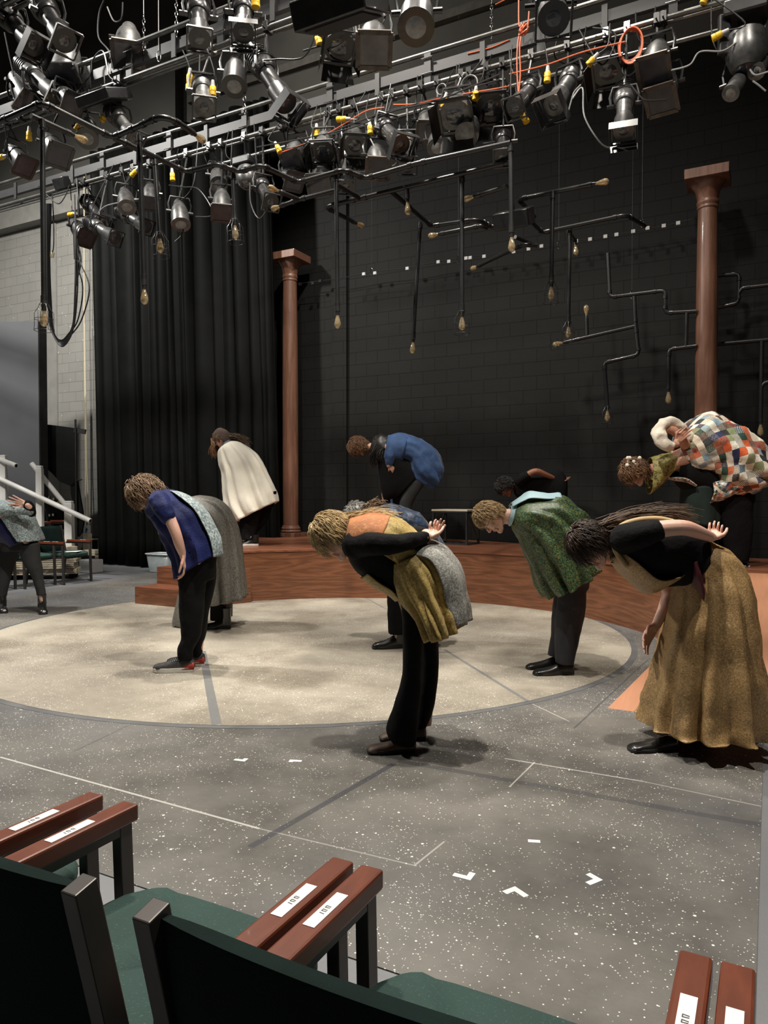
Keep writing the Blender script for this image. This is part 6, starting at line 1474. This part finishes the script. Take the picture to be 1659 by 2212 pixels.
f.loft('mustard_back', [(778, 1210, 810, 1114, .19), (798, 1230, 838, 1117, .20), (826, 1250, 872, 1135, .20), (852, 1265, 914, 1168, .20), (850, 1268, 950, 1192, .21), (856, 1290, 972, 1235, .23), (872, 1322, 980, 1290, .25), (898, 1352, 984, 1330, .26), (911, 1371, 985, 1344, .26)], C_GOLDTUN, arc=(-1.7, 2.1), n=90, grow=.014, folds=(11, .022, 2), amp2=.016)
f.loft('mustard_side', [(846, 1215, 905, 1185, .20, -.01), (851, 1245, 930, 1205, .22, -.01), (862, 1282, 955, 1245, .235, -.01), (890, 1328, 968, 1300, .25, -.01), (912, 1370, 975, 1348, .255, -.01)], C_GOLDTUN, arc=arc(1.5 * pi, 1.25), n=80, grow=.016, folds=(13, .020, 1), amp2=.014)
f.loft('silver_back_panel', [(850, 1220, 905, 1168, .17, -.01), (880, 1220, 955, 1187, .20, -.01), (890, 1250, 986, 1232, .22, -.01), (905, 1300, 998, 1290, .23, -.01), (930, 1334, 1000, 1334, .23, -.01)], C_SILVER, arc=arc(-.35, 1.15), n=50, grow=.022, folds=(7, .012, 3), amp2=.01)
f.loft('mustard_front', [(785, 1242, 850, 1180, .16), (812, 1262, 865, 1200, .165), (838, 1275, 880, 1225, .15), (858, 1292, 890, 1260, .12)], C_GOLDTUN, arc=arc(pi, 1.0), grow=.014)
f.legs('trousers', [[(860, 1275, 945, 1215, .17), (862, 1300, 942, 1270, .17), (866, 1330, 938, 1320, .165)],
    [(862, 1290, 925, 1290, .09, -.09), (868, 1340, 922, 1345, .09, -.09), (870, 1430, 914, 1430, .08, -.09), (862, 1483, 911, 1483, .08, -.09), (846, 1537, 906, 1537, .085, -.09), (834, 1574, 900, 1588, .095, -.09), (842, 1596, 896, 1608, .09, -.09)],
    [(885, 1290, 944, 1280, .09, .1), (900, 1345, 946, 1345, .09, .1), (908, 1430, 948, 1430, .08, .1), (904, 1483, 944, 1483, .075, .1), (897, 1537, 933, 1537, .08, .1), (893, 1565, 921, 1568, .085, .1)]], C_BLKLEG, .008)
f.shoe((893, 1610), (797, 1603), L_TAN, R_BLACK, 'flat', L=.25); f.shoe((917, 1594), (822, 1587), L_TAN, R_BLACK, 'flat', L=.25)

# ---- 7 dark figure on the platform behind the green coat
f = Fig(1192, 1178, PH, 'person all in black on the platform, bare arms folded behind the back')
f.head(1093, 1052, 238, 0, .98, neck=(1118, 1046, 0))
f.trunk([(1118, 1046, 0, .055, .08), (1136, 1044, 0, .10, .17), (1165, 1040, 0, .11, .17), (1190, 1040, 0, .11, .15), (1206, 1050, 0, .12, .17), (1205, 1066, 0, .11, .16)])
f.seg([(1204, 1060, -.08, .085), (1196, 1115, -.08, .055), (1190, 1165, -.08, .04)]); f.seg([(1206, 1060, .1, .085), (1206, 1115, .1, .055), (1204, 1165, .1, .04)])
f.seg([(1130, 1036, -.14, .04), (1140, 1026, -.235, .043), (1158, 1018, -.27, .041), (1180, 1026, -.22, .034), (1203, 1036, -.12, .026)])
f.hand(f.P(1204, 1036, -.12), RGT - UPZ * .15, UPZ - FWD * .3, -1, .7, 1.0)
f.seg([(1132, 1040, .17, .05), (1150, 1022, .27, .04), (1180, 1024, .2, .034), (1200, 1034, .05, .026)]); f.hand(f.P(1201, 1034, .05), RGT - UPZ * .2, UPZ, 1, .6, 1.0)
f.body(SK_BROWN, .0055)
f.hair(H_BLACK, 700, .07, .2, .005, 1.14, -.6, .3, .3, .8, 51)
f.loft('black_top', [(1112, 1066, 1120, 1026, .08), (1122, 1076, 1145, 1014, .17), (1150, 1082, 1178, 1011, .19), (1175, 1086, 1207, 1016, .19), (1190, 1092, 1222, 1035, .19), (1194, 1104, 1223, 1070, .18)], C_BLACK)
f.limb([(1122, 1040, -.14, .075), (1132, 1032, -.20, .064), (1138, 1028, -.235, .058)], C_BLACK, 'short_sleeve', voxel=.008)
f.legs('trousers', [[(1180, 1080, 1224, 1062, .16), (1180, 1105, 1223, 1100, .16)], [(1180, 1090, 1215, 1090, .09, -.08), (1180, 1130, 1208, 1130, .08, -.08), (1180, 1170, 1203, 1170, .07, -.08)], [(1190, 1090, 1222, 1090, .09, .1), (1194, 1130, 1218, 1130, .08, .1), (1194, 1168, 1216, 1168, .07, .1)]], C_BLKLEG)
f.shoe((1208, 1178), (1168, 1178), L_BLACK, R_BLACK, 'flat', L=.26); f.shoe((1220, 1173), (1180, 1173), L_BLACK, R_BLACK, 'flat', L=.26)

# ---- 8 green brocade coat
f = Fig(1205, 1452, 0, 'fair-haired person with glasses bowing in a green and gold brocade coat and black slip-on shoes')
f.head(1060, 1116, 250, 12, .98, neck=(1108, 1116, 0))
f.trunk([(1108, 1116, 0, .055, .075), (1130, 1112, 0, .08, .13), (1165, 1114, 0, .10, .15), (1200, 1120, 0, .115, .15), (1232, 1145, 0, .12, .17), (1240, 1175, 0, .115, .17), (1240, 1200, 0, .09, .16)])
f.seg([(1234, 1190, -.09, .09), (1228, 1310, -.09, .058), (1220, 1430, -.09, .042)]); f.seg([(1240, 1190, .1, .09), (1222, 1310, .1, .058), (1202, 1415, .1, .042)])
f.seg([(1146, 1116, -.13, .045), (1165, 1165, -.13, .035), (1190, 1208, -.10, .026)]); f.hand(f.P(1191, 1211, -.10), -UPZ + RGT * .2, -RGT, -1, .5)
f.seg([(1146, 1116, .13, .045), (1165, 1165, .13, .035), (1190, 1208, .10, .026)]); f.hand(f.P(1191, 1211, .10), -UPZ + RGT * .2, -RGT, 1, .5)
f.body(SK_FAIR, .0044)
f.hair(H_SANDY, 1500, .045, .1, .0034, 1.05, -.5, .40, .50, .42, 61); f.glasses(); f.eyelines()
f.loft('brocade_coat', [(1106, 1128, 1112, 1094, .09), (1112, 1142, 1140, 1082, .18), (1127, 1166, 1176, 1075, .225), (1138, 1192, 1214, 1077, .245), (1149, 1220, 1246, 1100, .26), (1160, 1248, 1268, 1132, .27), (1172, 1270, 1278, 1180, .28), (1184, 1286, 1282, 1224, .29)], C_GREEN, n=130, folds=(13, .036, .4), amp2=.016, grow=.008, solid=.008)
f.loft('pale_blue_cape_lining', [(1098, 1118, 1104, 1092, .075), (1104, 1128, 1128, 1074, .15), (1125, 1130, 1143, 1066, .17), (1160, 1125, 1178, 1070, .18), (1196, 1130, 1206, 1069, .15)], C_PALEBLUE, arc=arc(0.0, .95), grow=.012, amp2=.006)
f.loft('collar', [(1096, 1128, 1103, 1096, .07), (1102, 1135, 1116, 1086, .09)], C_PALEBLUE, grow=.004)
f.legs('trousers', [[(1206, 1215, 1274, 1190, .17), (1205, 1250, 1273, 1235, .17), (1202, 1280, 1270, 1270, .165)],
    [(1208, 1250, 1268, 1240, .085, -.09), (1204, 1300, 1265, 1295, .085, -.09), (1199, 1345, 1258, 1345, .08, -.09), (1198, 1385, 1249, 1382, .08, -.09), (1199, 1415, 1243, 1413, .075, -.09), (1200, 1432, 1238, 1434, .075, -.09)],
    [(1202, 1250, 1266, 1240, .085, .1), (1196, 1300, 1252, 1300, .085, .1), (1192, 1345, 1240, 1345, .08, .1), (1189, 1385, 1226, 1385, .075, .1), (1184, 1416, 1216, 1416, .07, .1)]], C_NAVYLEG, .008, .007)
f.shoe((1240, 1453), (1153, 1450), L_BLACK, R_BLACK, 'dress', L=.30); f.shoe((1222, 1436), (1137, 1433), L_BLACK, R_BLACK, 'dress', L=.30)

# ---- 9 gold dress at the right
f = Fig(1500, 1608, 0, 'person at the right in a long antique gold skirt and short black sleeves')
f.head(1278, 1176, 238, 0, .98, neck=(1325, 1162, 0))
f.trunk([(1325, 1160, 0, .058, .08), (1350, 1162, 0, .10, .17), (1395, 1170, 0, .12, .175), (1440, 1178, 0, .10, .13), (1490, 1195, 0, .085, .12), (1530, 1222, 0, .10, .14), (1540, 1250, 0, .10, .15)])
f.seg([(1530, 1240, -.09, .09), (1500, 1430, -.09, .056), (1455, 1590, -.09, .04)]); f.seg([(1545, 1240, .1, .09), (1540, 1430, .1, .056), (1522, 1590, .1, .04)])
f.seg([(1352, 1165, -.17, .05), (1395, 1150, -.22, .046), (1435, 1142, -.25, .042), (1476, 1140, -.26, .038), (1505, 1148, -.22, .034), (1536, 1160, -.14, .025)])
f.hand(f.P(1537, 1161, -.13), RGT * .5 + FWD * .8 + UPZ * .02, UPZ - FWD * .2, 1, 1.45, .92, .03, .8)
f.seg([(1365, 1185, .17, .05), (1405, 1225, .2, .043), (1443, 1272, .20, .038), (1438, 1305, .18, .034), (1418, 1350, .14, .025)])
f.hand(f.P(1416, 1352, .14), f.P(1392, 1385, .1) - f.P(1416, 1352, .14), RGT * .8 + UPZ * .5 - FWD * .2, 1, .45, .98, .08)
f.body(SK_FAIR, .0046)
f.hair(H_DARK, 950, .10, .3, .0042, 1.1, -.6, .3, .3, .4, 71, back=.2)
f.locks([[(1300, 1142, 0), (1345, 1126, -.02), (1400, 1117, -.03), (1455, 1119, -.04), (1508, 1133, -.05)], [(1305, 1140, .06), (1370, 1116, .06), (1430, 1112, .05), (1490, 1124, .04)]], H_BROWN, 170, .034, .0032, 12, 'long_hair', .003)
f.loft('black_blouse', [(1318, 1195, 1328, 1135, .075), (1335, 1215, 1362, 1127, .17), (1370, 1250, 1415, 1123, .20), (1412, 1262, 1462, 1130, .19), (1445, 1262, 1505, 1152, .17), (1466, 1262, 1530, 1178, .165)], C_BLACK, amp2=.01)
f.limb([(1350, 1165, -.13, .08), (1372, 1158, -.19, .072), (1398, 1151, -.225, .064), (1414, 1147, -.24, .058)], C_BLACK, 'short_sleeve', voxel=.007, amp2=.006)
f.loft('bodice_front', [(1322, 1196, 1332, 1150, .09), (1340, 1222, 1362, 1160, .175), (1386, 1268, 1400, 1180, .205), (1420, 1262, 1440, 1180, .19), (1444, 1246, 1460, 1190, .16)], C_GOLD, arc=arc(pi, 1.25), grow=.016, amp2=.012, folds=(6, .01, 1))
f.loft('bodice_back', [(1336, 1180, 1360, 1126, .14), (1368, 1180, 1400, 1121, .18), (1400, 1180, 1440, 1124, .18), (1436, 1180, 1474, 1134, .16), (1460, 1190, 1512, 1160, .14)], C_GOLD, arc=arc(0, .75), grow=.010)
f.limb([(1352, 1222, -.15, .014), (1336, 1200, -.13, .015), (1327, 1176, -.10, .016), (1332, 1150, -.09, .016), (1348, 1134, -.10, .016), (1380, 1124, -.12, .016), (1420, 1121, -.13, .015), (1452, 1126, -.13, .013)], C_GOLDTRIM, 'neck_trim')
f.loft('gold_skirt', [(1470, 1238, 1520, 1166, .15), (1468, 1262, 1576, 1196, .19), (1460, 1310, 1602, 1252, .235), (1442, 1383, 1614, 1345, .28), (1422, 1456, 1626, 1440, .31), (1406, 1520, 1634, 1515, .33), (1398, 1556, 1638, 1556, .34), (1396, 1564, 1640, 1564, .345)], C_GOLD, n=160, folds=(13, .042, .8), amp2=.016, solid=.006)
f.loft('maroon_sash', [(1478, 1212, 1496, 1208, .10, -.09), (1484, 1240, 1502, 1236, .11, -.09), (1494, 1270, 1510, 1268, .10, -.10), (1502, 1290, 1510, 1290, .08, -.11)], C_MAROON, caps=True)
f.loft('necklace', [(1322, 1214, 1346, 1218, .03), (1323, 1215, 1347, 1219, .03)], C_GOLDTRIM)
f.legs('petticoat', [[(1420, 1480, 1600, 1480, .2), (1425, 1540, 1600, 1540, .2), (1430, 1568, 1595, 1568, .2)]], C_BLACK, .012)
f.shoe((1462, 1608), (1365, 1605), L_BLACK, R_BLACK, 'flat', L=.26); f.shoe((1536, 1606), (1440, 1604), L_BLACK, R_BLACK, 'flat', L=.26)

# ---- 10 patchwork coat on the platform
f = Fig(1590, 1222, PH, 'person on the platform in a patchwork quilt coat with cream undersleeves')
f.head(1372, 1020, 240, 0, 1.0, neck=(1425, 1010, 0))
f.trunk([(1425, 1010, 0, .055, .08), (1465, 995, 0, .10, .17), (1505, 985, 0, .12, .18), (1545, 990, 0, .12, .16), (1585, 1010, 0, .125, .18), (1595, 1040, 0, .11, .17)])
f.seg([(1592, 1030, -.09, .09), (1592, 1125, -.09, .058), (1595, 1205, -.09, .042)]); f.seg([(1580, 1030, .1, .09), (1560, 1125, .1, .058), (1550, 1200, .1, .042)])
f.seg([(1480, 960, -.18, .05), (1455, 930, -.24, .042), (1428, 932, -.26, .038), (1440, 958, -.3, .034), (1462, 960, -.28, .028)])
f.hand(f.P(1460, 955, -.27), RGT * .7 + UPZ * .7, -FWD, -1, .6, 1.0)
f.seg([(1480, 975, .18, .05), (1500, 1040, .2, .04), (1510, 1080, .15, .03)]); f.hand(f.P(1510, 1083, .15), -UPZ, -RGT, 1, .5)
f.body(SK_TAN, .0055)
f.hair(H_AUBURN, 900, .11, .5, .005, 1.15, -.6, .3, .3, .8, 81)
fl_ = MB()
for k in range(9):
    c = f.P(1368 + 14 * cos(k * 1.3), 997 + 9 * sin(k * 2.1), -.07 - .01 * (k % 3)); fl_.ball(c, .018, 8, (1, .6, 1))
obj('flower_headpiece', fl_, C_CREAM, f.root)
f.loft('brocade_hood', [(1402, 1066, 1404, 988, .10), (1412, 1058, 1425, 984, .13), (1430, 1040, 1446, 980, .14), (1448, 1018, 1462, 978, .13)], C_YELBROC, amp2=.012, folds=(5, .012, 1))
f.limb([(1485, 945, -.16, .062), (1462, 915, -.22, .045), (1438, 912, -.26, .050), (1424, 930, -.28, .062), (1428, 952, -.3, .060), (1446, 964, -.3, .045)], C_CREAM, 'cream_undersleeve', voxel=.008, amp2=.02)
f.loft('black_vest', [(1455, 1035, 1460, 985, .13), (1480, 1060, 1500, 960, .18), (1515, 1075, 1545, 960, .18), (1545, 1085, 1600, 975, .17)], C_BLACK)
f.loft('patterned_strap', [(1448, 1031, 1450, 1036, .10, -.06), (1478, 1032, 1476, 1042, .10, -.08), (1500, 1046, 1497, 1052, .08, -.1)], C_PATCH, caps=True)
f.loft('patchwork_coat', [(1460, 985, 1466, 938, .14), (1466, 1006, 1492, 908, .21), (1485, 1024, 1525, 896, .255), (1512, 1030, 1560, 906, .27), (1530, 1048, 1598, 926, .28), (1540, 1068, 1630, 952, .28), (1580, 1074, 1652, 985, .27), (1630, 1058, 1656, 1020, .20)], C_PATCH, n=110, folds=(9, .026, 1.7), amp2=.03, solid=.012)
f.loft('coat_cuff_trail', [(1530, 1085, 1536, 1040, .08, -.12), (1560, 1078, 1556, 1036, .10, -.14), (1600, 1062, 1590, 1010, .11, -.14), (1640, 1058, 1652, 1000, .10, -.10)], C_PATCH, folds=(6, .02, 2), amp2=.025, n=60)
f.loft('dark_green_overskirt', [(1475, 1050, 1545, 1050, .17, .02), (1472, 1090, 1550, 1090, .17, .02), (1472, 1135, 1548, 1135, .17, .02)], C_DKGREEN, folds=(8, .015, 1))
f.legs('trousers', [[(1530, 1040, 1628, 1040, .18), (1540, 1085, 1627, 1085, .18)], [(1545, 1070, 1627, 1070, .10, -.09), (1556, 1120, 1625, 1120, .10, -.09), (1564, 1175, 1622, 1175, .095, -.09), (1574, 1212, 1614, 1212, .09, -.09)], [(1500, 1070, 1590, 1070, .10, .1), (1510, 1130, 1580, 1130, .10, .1), (1525, 1195, 1572, 1195, .09, .1)]], C_BLKLEG)
f.shoe((1560, 1222), (1617, 1225), L_BLACK, R_WHITE, 'flat', L=.26); f.shoe((1580, 1212), (1522, 1210), L_BLACK, R_WHITE, 'flat', L=.26)

# ---- 11 bowing person at the left edge
f = Fig(60, 1322, 0, 'person at the left edge in a lace vest over a blue dress, hand on back')
f.head(95 - 160, 1150, 250, 0, .98, neck=(-30, 1125, .05))
f.trunk([(-30, 1125, .05, .06, .08), (-12, 1118, .05, .11, .18), (12, 1118, .03, .12, .18), (32, 1130, 0, .12, .16), (45, 1150, 0, .125, .18), (45, 1170, 0, .11, .17)])
f.seg([(52, 1165, -.08, .09), (74, 1225, -.06, .06), (88, 1282, -.04, .042), (91, 1310, -.04, .035)]); f.seg([(35, 1165, .1, .09), (16, 1230, .08, .06), (5, 1285, .05, .042), (4, 1310, .05, .035)])
f.seg([(0, 1110, -.2, .05), (30, 1100, -.24, .044), (62, 1098, -.26, .038), (60, 1092, -.3, .03)])
f.hand(f.P(56, 1090, -.28), UPZ * .35 - RGT * 1.0, -FWD * 1, -1, .18, 1.05, .16, .3)
f.seg([(-8, 1120, .2, .05), (-15, 1170, .2, .04), (-10, 1210, .18, .03)]); f.hand(f.P(-10, 1213, .18), -UPZ, -RGT, 1, .5)
f.body(SK_FAIR, .005)
f.hair(H_DARK, 300, .07, .6, seed=91)
f.limb([(68, 1108, -.18, .05), (64, 1098, -.235, .058), (60, 1090, -.27, .05)], C_BLACK, 'black_cuff', voxel=.008, amp2=.01)
f.loft('blue_dress', [(-60, 1140, -55, 1100, .12), (-35, 1155, -10, 1090, .19), (0, 1165, 30, 1095, .20), (15, 1178, 55, 1115, .20), (20, 1182, 72, 1145, .20), (26, 1185, 75, 1165, .20)], C_DEEPBLUE, folds=(7, .01, 1))
f.loft('lace_vest', [(-30, 1095, -25, 1088, .14), (-5, 1110, 5, 1086, .18), (10, 1125, 42, 1095, .21), (25, 1145, 62, 1118, .22), (36, 1158, 74, 1143, .22), (50, 1168, 82, 1168, .22)], C_LACE, arc=arc(-.35, 1.45), n=60, grow=.02, folds=(6, .01, 2), amp2=.014)
f.limb([(-5, 1105, -.2, .06), (25, 1102, -.25, .055), (52, 1104, -.26, .05), (64, 1104, -.24, .048)], C_LACE, 'lace_sleeve', voxel=.008, amp2=.01)
f.legs('trousers', [[(2, 1165, 80, 1160, .17), (8, 1190, 82, 1188, .17)], [(38, 1180, 84, 1172, .09, -.07), (52, 1215, 87, 1210, .085, -.06), (68, 1245, 92, 1242, .07, -.05), (77, 1272, 96, 1272, .055, -.04), (80, 1286, 98, 1286, .05, -.04)],
    [(-2, 1180, 45, 1178, .1, .1), (-8, 1220, 30, 1220, .09, .08), (-10, 1255, 20, 1255, .085, .06), (-6, 1288, 14, 1288, .07, .05)]], C_CHARCOAL)
def boot_at(hl, to): f.shoe(hl, to, L_BLACK, R_BLACK, 'boot', L=.27, dy=hl[1], dt=-.24)
boot_at((89, .02), (93, 0)); boot_at((3, .10), (7, 0))
